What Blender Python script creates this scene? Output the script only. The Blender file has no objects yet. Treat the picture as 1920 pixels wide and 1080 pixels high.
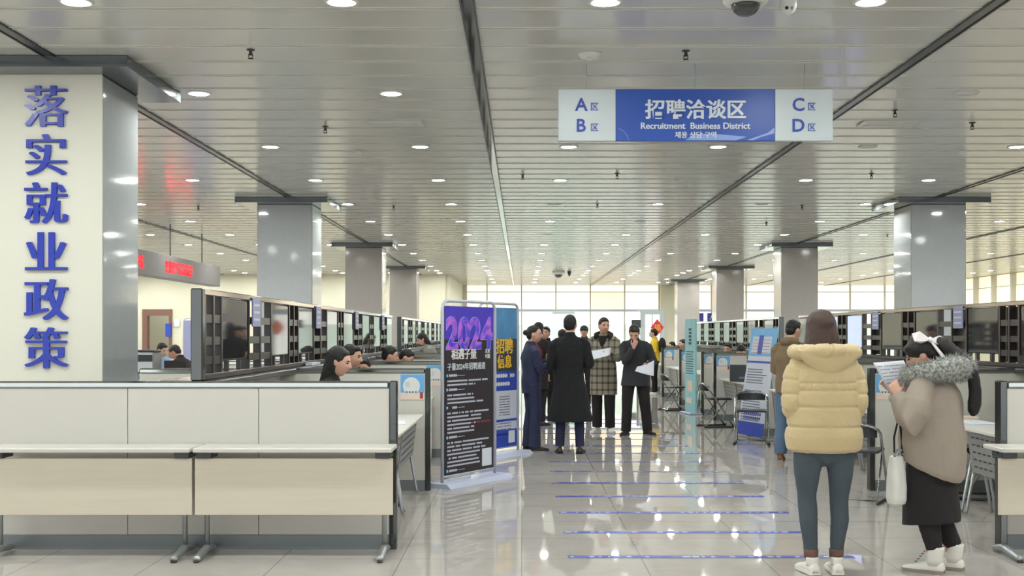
import bpy, math, random
from mathutils import Vector, Matrix, Euler, noise
R = math.radians
random.seed(7)
C = bpy.context.scene.collection
SC = bpy.context.scene

# ------------------------------------------------------------------ camera, world, exposure
cam_d = bpy.data.cameras.new('camera')
cam = bpy.data.objects.new('camera', cam_d)
C.objects.link(cam)
cam.location = (0, 0, 1.5)
cam.rotation_euler = (R(90), 0, 0)
cam_d.sensor_width = 36.0
cam_d.lens = 2250 / 1920 * 36
cam_d.shift_x = -18 / 1920
cam_d.shift_y = 86 / 1920
cam_d.clip_start = 0.05
cam_d.clip_end = 300
SC.camera = cam

world = bpy.data.worlds.new('daylight')
SC.world = world
world.use_nodes = True
bg = world.node_tree.nodes['Background']
bg.inputs[0].default_value = (0.94, 0.98, 1.0, 1)
bg.inputs[1].default_value = 1.3

vs = SC.view_settings
vs.view_transform = 'Standard'
vs.look = 'None'
vs.exposure = 0.66
vs.gamma = 1.0
vs.use_curve_mapping = False
cy = SC.cycles
cy.max_bounces = 7
cy.diffuse_bounces = 4
cy.glossy_bounces = 4
cy.transmission_bounces = 6
cy.transparent_max_bounces = 8
cy.sample_clamp_indirect = 3.0
cy.sample_clamp_direct = 0.0
cy.caustics_reflective = False
cy.caustics_refractive = False
cy.use_denoising = True
LAMP = 215.0            # radiance of a downlight lens

# ------------------------------------------------------------------ materials
def lin(c):
    c = c / 255.0
    return c / 12.92 if c <= 0.04045 else ((c + 0.055) / 1.055) ** 2.4

def rgb(r, g, b):
    return (lin(r), lin(g), lin(b), 1.0)

MATS = {}
def mat(name, col, rough=0.5, metal=0.0, spec=0.5, coat=0.0, emit=None, es=0.0, var=0.0, vscale=6.0, stretch=(1, 1, 1),
        bump=0.0, bscale=60.0, alpha=1.0, trans=0.0, sheen=0.0):
    m = bpy.data.materials.new(name)
    m.use_nodes = True
    nt = m.node_tree
    p = nt.nodes['Principled BSDF']
    col = rgb(*col)
    p.inputs['Base Color'].default_value = col
    p.inputs['Roughness'].default_value = rough
    p.inputs['Metallic'].default_value = metal
    p.inputs['Specular IOR Level'].default_value = spec
    p.inputs['Coat Weight'].default_value = coat
    p.inputs['Coat Roughness'].default_value = 0.05
    p.inputs['Alpha'].default_value = alpha
    p.inputs['Transmission Weight'].default_value = trans
    p.inputs['Sheen Weight'].default_value = sheen
    if emit:
        p.inputs['Emission Color'].default_value = rgb(*emit)
        p.inputs['Emission Strength'].default_value = es
    if var or bump:
        tc = nt.nodes.new('ShaderNodeTexCoord')
        mp = nt.nodes.new('ShaderNodeMapping')
        mp.inputs['Scale'].default_value = stretch
        nt.links.new(tc.outputs['Object'], mp.inputs['Vector'])
    if var:
        nz = nt.nodes.new('ShaderNodeTexNoise')
        nz.inputs['Scale'].default_value = vscale
        nz.inputs['Detail'].default_value = 4
        nt.links.new(mp.outputs[0], nz.inputs['Vector'])
        mx = nt.nodes.new('ShaderNodeMix')
        mx.data_type = 'RGBA'
        mx.inputs['A'].default_value = tuple(max(0, c * (1 - var)) for c in col[:3]) + (1,)
        mx.inputs['B'].default_value = tuple(min(1, c * (1 + var)) for c in col[:3]) + (1,)
        nt.links.new(nz.outputs['Fac'], mx.inputs['Factor'])
        nt.links.new(mx.outputs['Result'], p.inputs['Base Color'])
    if bump:
        nb = nt.nodes.new('ShaderNodeTexNoise')
        nb.inputs['Scale'].default_value = bscale
        nb.inputs['Detail'].default_value = 3
        nt.links.new(mp.outputs[0], nb.inputs['Vector'])
        bp = nt.nodes.new('ShaderNodeBump')
        bp.inputs['Strength'].default_value = bump
        bp.inputs['Distance'].default_value = 0.01
        nt.links.new(nb.outputs['Fac'], bp.inputs['Height'])
        nt.links.new(bp.outputs[0], p.inputs['Normal'])
    MATS[name] = m
    return m

def mat_floor():
    m = bpy.data.materials.new('polished_floor_tile')
    m.use_nodes = True
    nt = m.node_tree
    p = nt.nodes['Principled BSDF']
    tc = nt.nodes.new('ShaderNodeTexCoord')
    br = nt.nodes.new('ShaderNodeTexBrick')
    br.offset = 0.0
    br.inputs['Scale'].default_value = 1.0
    br.inputs['Brick Width'].default_value = 0.8
    br.inputs['Row Height'].default_value = 0.8
    br.inputs['Mortar Size'].default_value = 0.0035
    br.inputs['Mortar Smooth'].default_value = 0.1
    br.inputs['Bias'].default_value = 0.0
    br.inputs['Color1'].default_value = rgb(198, 191, 186)
    br.inputs['Color2'].default_value = rgb(193, 186, 181)
    br.inputs['Mortar'].default_value = rgb(150, 143, 136)
    nt.links.new(tc.outputs['Object'], br.inputs['Vector'])
    nz = nt.nodes.new('ShaderNodeTexNoise')
    nz.inputs['Scale'].default_value = 3.0
    nz.inputs['Detail'].default_value = 8
    nz.inputs['Distortion'].default_value = 1.2
    nt.links.new(tc.outputs['Object'], nz.inputs['Vector'])
    mx = nt.nodes.new('ShaderNodeMix')
    mx.data_type = 'RGBA'
    mx.blend_type = 'MULTIPLY'
    mx.inputs['Factor'].default_value = 0.35
    nt.links.new(br.outputs['Color'], mx.inputs['A'])
    cr = nt.nodes.new('ShaderNodeValToRGB')
    cr.color_ramp.elements[0].position = 0.3
    cr.color_ramp.elements[0].color = (0.72, 0.7, 0.68, 1)
    cr.color_ramp.elements[1].position = 0.7
    cr.color_ramp.elements[1].color = (1, 1, 1, 1)
    nt.links.new(nz.outputs['Fac'], cr.inputs['Fac'])
    nt.links.new(cr.outputs['Color'], mx.inputs['B'])
    nt.links.new(mx.outputs['Result'], p.inputs['Base Color'])
    p.inputs['Roughness'].default_value = 0.022
    p.inputs['Specular IOR Level'].default_value = 0.5
    return m

def mat_plaid():
    m = bpy.data.materials.new('plaid_wool')
    m.use_nodes = True
    nt = m.node_tree
    p = nt.nodes['Principled BSDF']
    tc = nt.nodes.new('ShaderNodeTexCoord')
    sp = nt.nodes.new('ShaderNodeSeparateXYZ')
    nt.links.new(tc.outputs['Object'], sp.inputs[0])
    def stripe(out, period, width, phase):
        a = nt.nodes.new('ShaderNodeMath'); a.operation = 'MULTIPLY_ADD'
        nt.links.new(out, a.inputs[0]); a.inputs[1].default_value = 1 / period; a.inputs[2].default_value = phase
        f = nt.nodes.new('ShaderNodeMath'); f.operation = 'FRACT'
        nt.links.new(a.outputs[0], f.inputs[0])
        g = nt.nodes.new('ShaderNodeMath'); g.operation = 'LESS_THAN'
        nt.links.new(f.outputs[0], g.inputs[0]); g.inputs[1].default_value = width
        return g.outputs[0]
    def add(a, b):
        n = nt.nodes.new('ShaderNodeMath'); n.operation = 'ADD'
        nt.links.new(a, n.inputs[0]); nt.links.new(b, n.inputs[1])
        return n.outputs[0]
    t = add(stripe(sp.outputs['Z'], 0.105, 0.3, 5.1), stripe(sp.outputs['X'], 0.085, 0.3, 5.3))
    cr = nt.nodes.new('ShaderNodeValToRGB')
    cr.color_ramp.interpolation = 'CONSTANT'
    cr.color_ramp.elements[0].color = rgb(158, 150, 132)
    e = cr.color_ramp.elements.new(0.4); e.color = rgb(116, 109, 96)
    cr.color_ramp.elements[2 if len(cr.color_ramp.elements) > 2 else 1].position = 0.9
    cr.color_ramp.elements[-1].color = rgb(70, 66, 60)
    h = nt.nodes.new('ShaderNodeMath'); h.operation = 'MULTIPLY'
    nt.links.new(t, h.inputs[0]); h.inputs[1].default_value = 0.5
    nt.links.new(h.outputs[0], cr.inputs['Fac'])
    nt.links.new(cr.outputs['Color'], p.inputs['Base Color'])
    p.inputs['Roughness'].default_value = 0.95
    return m

def mat_gradient_digits():
    m = bpy.data.materials.new('violet_blue_print')
    m.use_nodes = True
    nt = m.node_tree
    p = nt.nodes['Principled BSDF']
    tc = nt.nodes.new('ShaderNodeTexCoord')
    nz = nt.nodes.new('ShaderNodeTexNoise')
    nz.inputs['Scale'].default_value = 7
    nz.inputs['Distortion'].default_value = 1.5
    nt.links.new(tc.outputs['Object'], nz.inputs['Vector'])
    cr = nt.nodes.new('ShaderNodeValToRGB')
    cr.color_ramp.elements[0].position = 0.38
    cr.color_ramp.elements[0].color = rgb(62, 66, 215)
    cr.color_ramp.elements[1].position = 0.62
    cr.color_ramp.elements[1].color = rgb(205, 110, 225)
    nt.links.new(nz.outputs['Fac'], cr.inputs['Fac'])
    nt.links.new(cr.outputs['Color'], p.inputs['Base Color'])
    p.inputs['Roughness'].default_value = 0.4
    return m

def mat_fur():
    m = bpy.data.materials.new('grey_fur')
    m.use_nodes = True
    nt = m.node_tree
    p = nt.nodes['Principled BSDF']
    tc = nt.nodes.new('ShaderNodeTexCoord')
    nz = nt.nodes.new('ShaderNodeTexNoise')
    nz.inputs['Scale'].default_value = 55
    nt.links.new(tc.outputs['Object'], nz.inputs['Vector'])
    cr = nt.nodes.new('ShaderNodeValToRGB')
    cr.color_ramp.elements[0].position = 0.38
    cr.color_ramp.elements[0].color = rgb(122, 123, 119)
    cr.color_ramp.elements[1].position = 0.62
    cr.color_ramp.elements[1].color = rgb(190, 191, 187)
    nt.links.new(nz.outputs['Fac'], cr.inputs['Fac'])
    nt.links.new(cr.outputs['Color'], p.inputs['Base Color'])
    p.inputs['Roughness'].default_value = 0.9
    return m

def mat_window(name, col, strength, var=0.06):
    """daylight-filled blind or film: a lit window pane"""
    m = bpy.data.materials.new(name)
    m.use_nodes = True
    nt = m.node_tree
    p = nt.nodes['Principled BSDF']
    p.inputs['Base Color'].default_value = rgb(*col)
    p.inputs['Roughness'].default_value = 0.4
    tc = nt.nodes.new('ShaderNodeTexCoord')
    nz = nt.nodes.new('ShaderNodeTexNoise')
    nz.inputs['Scale'].default_value = 0.8
    nt.links.new(tc.outputs['Object'], nz.inputs['Vector'])
    mx = nt.nodes.new('ShaderNodeMix')
    mx.data_type = 'RGBA'
    c = rgb(*col)
    mx.inputs['A'].default_value = tuple(v * (1 - var) for v in c[:3]) + (1,)
    mx.inputs['B'].default_value = c
    nt.links.new(nz.outputs['Fac'], mx.inputs['Factor'])
    nt.links.new(mx.outputs['Result'], p.inputs['Emission Color'])
    p.inputs['Emission Strength'].default_value = strength
    return m

M = {}
M['floor'] = mat_floor()
M['ceiling'] = mat('ceiling_slat', (208, 208, 202), rough=0.17, spec=0.5, var=0.03, vscale=0.7)
M['ceil_groove'] = mat('ceiling_groove', (150, 150, 140), rough=0.4)
M['ceil_bead'] = mat('ceiling_bead', (222, 223, 213), rough=0.3)
M['track_mirror'] = mat('track_mirror_steel', (96, 104, 106), rough=0.06, metal=1.0)
M['track_dark'] = mat('track_dark', (62, 66, 66), rough=0.25, metal=0.6)
M['cream_wall'] = mat('cream_wall', (216, 212, 192), rough=0.7, var=0.03, vscale=0.5)
M['stone'] = mat('grey_polished_stone', (176, 180, 182), rough=0.06, spec=0.5, var=0.05, vscale=14)
M['stone_reflect_tint'] = mat('grey_stone_reflection_tint', (166, 160, 154), rough=0.12, spec=0.5, var=0.05, vscale=14)  # same grey stone, its brownish reflections put into the base colour
M['cap'] = mat('dark_grey_cap', (92, 98, 102), rough=0.12, spec=0.5, metal=0.3, var=0.03)
M['board'] = mat('cream_board', (232, 230, 216), rough=0.45, var=0.02, vscale=3)
M['lam'] = mat('white_laminate', (212, 209, 201), rough=0.38, var=0.02, vscale=4)
M['wood'] = mat('pale_wood_laminate', (218, 209, 190), rough=0.45, var=0.07, vscale=3, stretch=(0.6, 2, 14))
M['plinth'] = mat('grey_plinth', (124, 131, 134), rough=0.35, metal=0.2, var=0.03)
M['chrome'] = mat('brushed_chrome', (172, 178, 176), rough=0.12, metal=1.0, var=0.04, vscale=20)
M['post'] = mat('dark_polished_post', (88, 90, 90), rough=0.12, metal=0.8, var=0.05)
M['silver'] = mat('silver_paint', (168, 172, 174), rough=0.3, metal=0.7, var=0.03)
M['dkmetal'] = mat('dark_bracket', (70, 70, 72), rough=0.4, metal=0.5, var=0.05)
M['mesh_grey'] = mat('grey_perforated_steel', (148, 148, 146), rough=0.4, metal=0.3, var=0.05, bump=0.25, bscale=90)
M['rack'] = mat('dark_rack', (52, 44, 42), rough=0.3, spec=0.5, var=0.1)
M['rack_top'] = mat('rack_top_rail', (190, 178, 176), rough=0.07, metal=1.0, var=0.04)
M['screen'] = mat('dark_screen', (44, 42, 46), rough=0.04, spec=0.6)
M['screen_lit'] = mat('lit_screen', (120, 130, 200), rough=0.1, emit=(158, 170, 240), es=0.9)
M['bezel'] = mat('black_bezel', (26, 26, 30), rough=0.3, var=0.05)
M['notice'] = mat('lilac_notice', (150, 152, 190), rough=0.4, var=0.05)
M['white'] = mat('white_plastic', (228, 228, 224), rough=0.4, var=0.02)
M['paper'] = mat('white_paper', (222, 226, 236), rough=0.8, var=0.03, vscale=10)
M['ink'] = mat('grey_ink', (120, 122, 140), rough=0.8)
M['black'] = mat('black_plastic', (28, 28, 30), rough=0.4, var=0.1)
M['smoke'] = mat('smoked_dome', (60, 62, 62), rough=0.06, coat=0.5)
M['lens'] = mat('downlight_lens', (255, 255, 255), emit=(249, 255, 250), es=LAMP)
M['lens_off'] = mat('unlit_lens', (225, 228, 224), rough=0.3)
M['led'] = mat('red_led', (255, 40, 50), emit=(255, 22, 40), es=1.1)
M['led_body'] = mat('led_sign_body', (118, 112, 112), rough=0.4, var=0.04)
M['sign_blue'] = mat('sign_blue_acrylic', (52, 88, 178), rough=0.3, spec=0.35, var=0.08, vscale=3)
M['sign_white'] = mat('sign_white_acrylic', (214, 224, 228), rough=0.3, spec=0.35)
M['sign_swirl'] = mat('sign_pale_swirl', (140, 168, 226), rough=0.3)
M['sign_text'] = mat('sign_pale_text', (226, 234, 242), rough=0.2)
M['blue_letter'] = mat('blue_letter', (24, 52, 178), rough=0.25, var=0.05)
M['tape'] = mat('blue_floor_tape', (48, 66, 170), rough=0.3, var=0.35, vscale=9)
M['tape_print'] = mat('tape_print', (188, 194, 214), rough=0.3)
M['banner_black'] = mat('banner_black', (40, 32, 38), rough=0.45, var=0.05)
M['banner_violet'] = mat('banner_violet', (70, 52, 190), rough=0.4, var=0.18, vscale=4)
M['digits'] = mat_gradient_digits()
M['pale_violet'] = mat('pale_violet', (168, 160, 246), rough=0.4)
M['cyan_mark'] = mat('cyan_marker', (110, 200, 235), rough=0.5)
M['red_print'] = mat('red_print', (150, 50, 60), rough=0.5)
M['banner_frame'] = mat('banner_frame_white', (198, 202, 214), rough=0.3, metal=0.2)
M['banner_base'] = mat('banner_base_lilac', (186, 192, 216), rough=0.35)
M['pale_print'] = mat('pale_print', (206, 210, 222), rough=0.5)
M['royal'] = mat('royal_print', (42, 70, 176), rough=0.45, var=0.05)
M['gold_print'] = mat('gold_print', (236, 190, 60), rough=0.45)
M['sky_print'] = mat('sky_print', (78, 142, 190), rough=0.45, var=0.3, vscale=5)
M['dark_print'] = mat('dark_print', (54, 60, 66), rough=0.5)
M['cyan_board'] = mat('cyan_standee', (150, 205, 212), rough=0.45, var=0.08, vscale=4)
M['poster_blue'] = mat('poster_blue', (104, 172, 226), rough=0.4, var=0.1, vscale=8)
M['poster_peach'] = mat('poster_peach', (234, 212, 196), rough=0.4)
M['brown_door'] = mat('brown_door_frame', (122, 88, 78), rough=0.4, var=0.1, vscale=4, stretch=(6, 6, 0.5))
M['alu'] = mat('white_aluminium', (200, 208, 216), rough=0.35, metal=0.1, var=0.02)
M['mullion'] = mat('grey_mullion', (196, 192, 182), rough=0.4)
M['blind'] = mat_window('daylit_blind', (255, 247, 226), 0.62, 0.1)
M['blind_beige'] = mat_window('daylit_beige_blind', (250, 229, 200), 0.58, 0.08)
M['glass_white'] = mat_window('daylit_glass', (255, 255, 248), 0.71, 0.08)
M['film'] = mat_window('frosted_film', (226, 240, 230), 0.40, 0.05)
M['blind_side'] = mat_window('side_daylit_blind', (246, 238, 206), 0.52, 0.08)
M['green_glass'] = mat_window('glowing_green_glass', (205, 226, 214), 0.37, 0.05)  # emission stands for daylight passing through the free-standing screen
M['red_paper'] = mat('red_paper', (214, 60, 66), rough=0.6, var=0.05)
M['navy_sign'] = mat('navy_sign', (52, 48, 140), rough=0.4)
M['counter_top'] = mat('dark_counter_top', (110, 112, 106), rough=0.2)
M['seat_black'] = mat('black_vinyl', (38, 42, 46), rough=0.35, var=0.1)
# people
M['skin'] = mat('skin', (214, 166, 144), rough=0.5, var=0.06, vscale=14)
M['skin_tan'] = mat('skin_tanned', (190, 140, 116), rough=0.5, var=0.06, vscale=14)
M['lip'] = mat('lips', (170, 92, 88), rough=0.45)
M['eye'] = mat('dark_eye', (30, 24, 22), rough=0.2)
M['hair_black'] = mat('black_hair', (30, 27, 27), rough=0.42, spec=0.35, var=0.3, vscale=24, stretch=(6, 6, 0.5), bump=0.5, bscale=40)
M['hair_brown'] = mat('brown_hair', (74, 56, 50), rough=0.42, spec=0.35, var=0.3, vscale=24, stretch=(6, 6, 0.5), bump=0.5, bscale=40)
M['puffer'] = mat('yellow_puffer', (202, 181, 138), rough=0.65, var=0.05, vscale=8, bump=0.35, bscale=26, sheen=0.2)
M['jeans_slim'] = mat('teal_denim', (72, 82, 90), rough=0.9, var=0.14, vscale=9, bump=0.3, bscale=120)
M['jeans_blue'] = mat('blue_denim', (88, 112, 140), rough=0.85, var=0.15, vscale=9, bump=0.3, bscale=120)
M['cuff'] = mat('cuff_brown', (112, 84, 76), rough=0.9)
M['white_shoe'] = mat('white_leather', (236, 233, 224), rough=0.45, var=0.03)
M['sole'] = mat('taupe_sole', (150, 140, 130), rough=0.7)
M['lace'] = mat('brown_lace', (120, 84, 70), rough=0.8)
M['taupe'] = mat('taupe_parka', (158, 146, 134), rough=0.85, var=0.05, vscale=6, bump=0.25, bscale=30)
M['fur'] = mat_fur()
M['black_cloth'] = mat('black_cloth', (36, 33, 34), rough=0.9, var=0.15, bump=0.3, bscale=50)
M['black_wool'] = mat('black_wool', (27, 27, 30), rough=0.95, var=0.15, bump=0.3, bscale=90)
M['navy'] = mat('navy_suit', (42, 48, 78), rough=0.8, var=0.1, bump=0.2, bscale=60)
M['navy_jeans'] = mat('navy_trousers', (40, 46, 74), rough=0.85, var=0.1)
M['plaid'] = mat_plaid()
M['charcoal'] = mat('charcoal_jacket', (52, 52, 56), rough=0.85, var=0.12, bump=0.25, bscale=60)
M['olive'] = mat('olive_jacket', (124, 106, 80), rough=0.85, var=0.08, bump=0.3, bscale=40)
M['brown_boot'] = mat('brown_suede', (142, 96, 62), rough=0.85, var=0.12)
M['dark_shoe'] = mat('dark_leather', (48, 38, 36), rough=0.4, var=0.1)
M['yellow_vest'] = mat('yellow_vest', (232, 196, 40), rough=0.6, var=0.06)
M['ltblue'] = mat('pale_blue_shirt', (150, 178, 216), rough=0.8, var=0.06)
M['greyknit'] = mat('grey_knit', (142, 138, 134), rough=0.95, var=0.1)
M['canvas'] = mat('white_canvas', (232, 230, 224), rough=0.85, var=0.04, bump=0.3, bscale=20)
M['lanyard'] = mat('red_lanyard', (170, 54, 66), rough=0.6)
M['bow'] = mat('white_satin', (232, 224, 226), rough=0.4, var=0.04)
M['mask'] = mat('blue_mask', (150, 176, 214), rough=0.8)

# ------------------------------------------------------------------ mesh builder
class MB:
    def __init__(self):
        self.v = []; self.f = []; self.m = []; self.s = []
    def add(self, vs, fs, m=0, smooth=False, T=None):
        b = len(self.v)
        if T is not None:
            vs = [T @ Vector(p) for p in vs]
        self.v += [tuple(p) for p in vs]
        for f in fs:
            self.f.append([i + b for i in f]); self.m.append(m); self.s.append(smooth)
        return self
    def box(self, x0, x1, y0, y1, z0, z1, m=0, T=None):
        v = [(x0, y0, z0), (x1, y0, z0), (x1, y1, z0), (x0, y1, z0), (x0, y0, z1), (x1, y0, z1), (x1, y1, z1), (x0, y1, z1)]
        f = [(3, 2, 1, 0), (4, 5, 6, 7), (0, 1, 5, 4), (1, 2, 6, 5), (2, 3, 7, 6), (3, 0, 4, 7)]
        return self.add(v, f, m, False, T)
    def cbox(self, x0, x1, y0, y1, z0, z1, c=0.004, m=0, T=None):
        """box with chamfered edges"""
        cx, cy_, cz = (x0 + x1) / 2, (y0 + y1) / 2, (z0 + z1) / 2
        hx, hy, hz = abs(x1 - x0) / 2, abs(y1 - y0) / 2, abs(z1 - z0) / 2
        c = min(c, hx * 0.6, hy * 0.6, hz * 0.6)
        vs = []; idx = {}
        for sx in (-1, 1):
            for sy in (-1, 1):
                for sz in (-1, 1):
                    for ax in range(3):
                        p = [hx - c, hy - c, hz - c]
                        p[ax] += c
                        idx[(sx, sy, sz, ax)] = len(vs)
                        vs.append((cx + sx * p[0], cy_ + sy * p[1], cz + sz * p[2]))
        fs = []
        I = idx
        for ax in range(3):
            o = [a for a in range(3) if a != ax]
            for s in (-1, 1):
                q = []
                for (a, b) in ((-1, -1), (1, -1), (1, 1), (-1, 1)):
                    k = [0, 0, 0]; k[ax] = s; k[o[0]] = a; k[o[1]] = b
                    q.append(I[(k[0], k[1], k[2], ax)])
                flip = (s < 0) ^ (ax == 1)
                fs.append(q[::-1] if flip else q)
        for ax in range(3):
            o = [a for a in range(3) if a != ax]
            for a in (-1, 1):
                for b in (-1, 1):
                    k1 = [0, 0, 0]; k1[o[0]] = a; k1[o[1]] = b
                    k1[ax] = -1; k2 = list(k1); k2[ax] = 1
                    q = [I[(*k1, o[0])], I[(*k2, o[0])], I[(*k2, o[1])], I[(*k1, o[1])]]
                    fs.append(q)
        for sx in (-1, 1):
            for sy in (-1, 1):
                for sz in (-1, 1):
                    fs.append([I[(sx, sy, sz, 0)], I[(sx, sy, sz, 1)], I[(sx, sy, sz, 2)]])
        return self.add(vs, fs, m, False, T)
    def loft(self, rings, m=0, caps=True, smooth=True, closed=True):
        n = len(rings[0]); vs = [p for r in rings for p in r]; fs = []
        for i in range(len(rings) - 1):
            for j in range(n if closed else n - 1):
                k = (j + 1) % n
                fs.append((i * n + j, i * n + k, (i + 1) * n + k, (i + 1) * n + j))
        if caps and closed:
            fs.append(tuple(range(n))[::-1])
            b = (len(rings) - 1) * n
            fs.append(tuple(range(b, b + n)))
        return self.add(vs, fs, m, smooth)
    def tube(self, pts, r, n=10, m=0, caps=True, flat=None):
        pts = [Vector(p) for p in pts]
        rs = r if isinstance(r, (list, tuple)) else [r] * len(pts)
        rings = []
        t0 = (pts[1] - pts[0]).normalized()
        ref = Vector((0, 0, 1)) if abs(t0.z) < 0.9 else Vector((1, 0, 0))
        x = t0.cross(ref).normalized()
        for i, p in enumerate(pts):
            if i == 0: t = pts[1] - pts[0]
            elif i == len(pts) - 1: t = pts[-1] - pts[-2]
            else: t = (pts[i + 1] - p).normalized() + (p - pts[i - 1]).normalized()
            if t.length < 1e-9: t = pts[i] - pts[i - 1]
            t.normalize()
            x = x - t * x.dot(t)
            if x.length < 1e-6: x = t.orthogonal()
            x.normalize()
            y = t.cross(x)
            k = 1 if flat is None else flat
            rings.append([p + (x * math.cos(a) + y * math.sin(a) * k) * rs[i] for a in [2 * math.pi * j / n for j in range(n)]])
        return self.loft(rings, m, caps)
    def lathe(self, prof, n=24, m=0, T=None, smooth=True):
        """profile [(r,z)...] round z"""
        rings = [[(r * math.cos(2 * math.pi * j / n), r * math.sin(2 * math.pi * j / n), z) for j in range(n)] for r, z in prof]
        if T is not None:
            rings = [[tuple(T @ Vector(p)) for p in r] for r in rings]
        return self.loft(rings, m, True, smooth)
    def ball(self, c, r, n=14, m=0, T=None):
        rx, ry, rz = r if isinstance(r, (tuple, list)) else (r, r, r)
        rings = []
        k = max(6, n // 2 + 1)
        for i in range(k):
            a = math.pi * (i + 0.02) / (k - 1 + 0.04) - math.pi / 2
            rings.append([(c[0] + rx * math.cos(a) * math.cos(2 * math.pi * j / n), c[1] + ry * math.cos(a) * math.sin(2 * math.pi * j / n),
                           c[2] + rz * math.sin(a)) for j in range(n)])
        if T is not None:
            rings = [[tuple(T @ Vector(p)) for p in r] for r in rings]
        return self.loft(rings, m, True)
    def prism(self, poly, y0, y1, m=0, T=None):
        """polygon in XZ extruded along y"""
        n = len(poly)
        vs = [(x, y0, z) for x, z in poly] + [(x, y1, z) for x, z in poly]
        fs = [tuple(range(n)), tuple(range(2 * n - 1, n - 1, -1))]
        for i in range(n):
            k = (i + 1) % n
            fs.append((i, i + n, k + n, k))
        return self.add(vs, fs, m, False, T)
    def mesh(self, me, T=None, m=0):
        return self.add([tuple(v.co) for v in me.vertices], [tuple(p.vertices) for p in me.polygons], m, False, T)
    def data(self, name, mats):
        me = bpy.data.meshes.new(name)
        me.from_pydata(self.v, [], self.f)
        for mt in (mats if isinstance(mats, (list, tuple)) else [mats]):
            me.materials.append(mt)
        me.polygons.foreach_set('material_index', self.m)
        me.polygons.foreach_set('use_smooth', self.s)
        me.update()
        return me
    def build(self, name, mats, parent=None, loc=None):
        o = bpy.data.objects.new(name, self.data(name, mats))
        C.objects.link(o)
        if parent is not None: o.parent = parent
        if loc is not None: o.location = loc
        return o

def tag(o, label=None, cat=None, group=None, kind=None):
    if label: o['label'] = label
    if cat: o['category'] = cat
    if group: o['group'] = group
    if kind: o['kind'] = kind
    return o

def thing(name, label, cat, loc=(0, 0, 0), rz=0.0, group=None):
    o = bpy.data.objects.new(name, None)
    C.objects.link(o)
    o.location = loc
    o.rotation_euler = (0, 0, rz)
    o.empty_display_size = 0.1
    return tag(o, label, cat, group)

KIDS = {}
def copy_tree(o, parent=None):
    c = o.copy()
    C.objects.link(c)
    if parent is not None: c.parent = parent
    for ch in list(o.children):
        copy_tree(ch, c)
    return c

ORD = ['first', 'second', 'third', 'fourth', 'fifth', 'sixth', 'seventh', 'eighth', 'ninth', 'tenth', 'eleventh', 'twelfth', 'thirteenth', 'fourteenth']

def text_mesh(body, size, extrude=0.002, offset=0.0, sx=1.0, sz=1.0, align='CENTER', thick=0.0, res=3):
    """writing as a mesh standing in the XZ plane facing -Y, centred on its own middle"""
    cu = bpy.data.curves.new('writing', 'FONT')
    cu.body = body
    cu.size = size
    cu.extrude = extrude
    cu.offset = offset
    cu.align_x = align
    cu.resolution_u = res
    ob = bpy.data.objects.new('writing', cu)
    C.objects.link(ob)
    dg = bpy.context.evaluated_depsgraph_get()
    me = bpy.data.meshes.new_from_object(ob.evaluated_get(dg))
    bpy.data.objects.remove(ob)
    bpy.data.curves.remove(cu)
    if not me.vertices:
        return MB()
    ys = [v.co.y for v in me.vertices]
    xs = [v.co.x for v in me.vertices]
    cyy = (min(ys) + max(ys)) / 2
    cxx = (min(xs) + max(xs)) / 2 if align == 'CENTER' else 0.0
    mb = MB()
    offs = [0.0] if not thick else [-thick, 0.0, thick]
    for dx in offs:
        b = len(mb.v)
        mb.v += [((v.co.x - cxx) * sx + dx, -v.co.z * (1 + 0.06 * dx / max(thick, 1e-9)) - (0.0004 * dx / max(thick, 1e-9)), (v.co.y - cyy) * sz) for v in me.vertices]
        for p in me.polygons:
            mb.f.append([i + b for i in p.vertices]); mb.m.append(0); mb.s.append(False)
    bpy.data.meshes.remove(me)
    return mb

def put(dst, src, T, m=0):
    b = len(dst.v)
    dst.v += [tuple(T @ Vector(p)) for p in src.v]
    for f in src.f:
        dst.f.append([i + b for i in f]); dst.m.append(m); dst.s.append(False)

def TR(x, y, z):
    return Matrix.Translation((x, y, z))

# ------------------------------------------------------------------ structure
CZ = 3.53      # ceiling height
YB = 50.3      # back glazing
XR = 16.3      # right wall
XL = -20.0
def struct(o):
    return tag(o, kind='structure')

mb = MB().box(XL, XR, -9, YB + 0.2, -0.2, 0)
struct(mb.build('floor', M['floor']))

# linear metal ceiling: panels along X with a paired bead joint every 0.485 m
mb = MB()
y = -9.0
per = 0.485
k = 0
y0 = 7.53 - per * 34
while y0 < YB:
    a = y0
    mb.box(XL, XR, a, a + per - 0.075, CZ, CZ + 0.03, 0)
    mb.box(XL, XR, a + per - 0.075, a + per - 0.062, CZ - 0.004, CZ + 0.03, 2)
    mb.box(XL, XR, a + per - 0.062, a + per - 0.048, CZ + 0.012, CZ + 0.03, 1)
    mb.box(XL, XR, a + per - 0.048, a + per - 0.026, CZ + 0.002, CZ + 0.03, 0)
    mb.box(XL, XR, a + per - 0.026, a + per - 0.013, CZ - 0.004, CZ + 0.03, 2)
    mb.box(XL, XR, a + per - 0.013, a + per, CZ + 0.012, CZ + 0.03, 1)
    y0 += per
mb.box(XL, XR, -9.2, YB + 0.2, CZ + 0.03, CZ + 0.2, 1)
struct(mb.build('ceiling', [M['ceiling'], M['ceil_groove'], M['ceil_bead']]))

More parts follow.
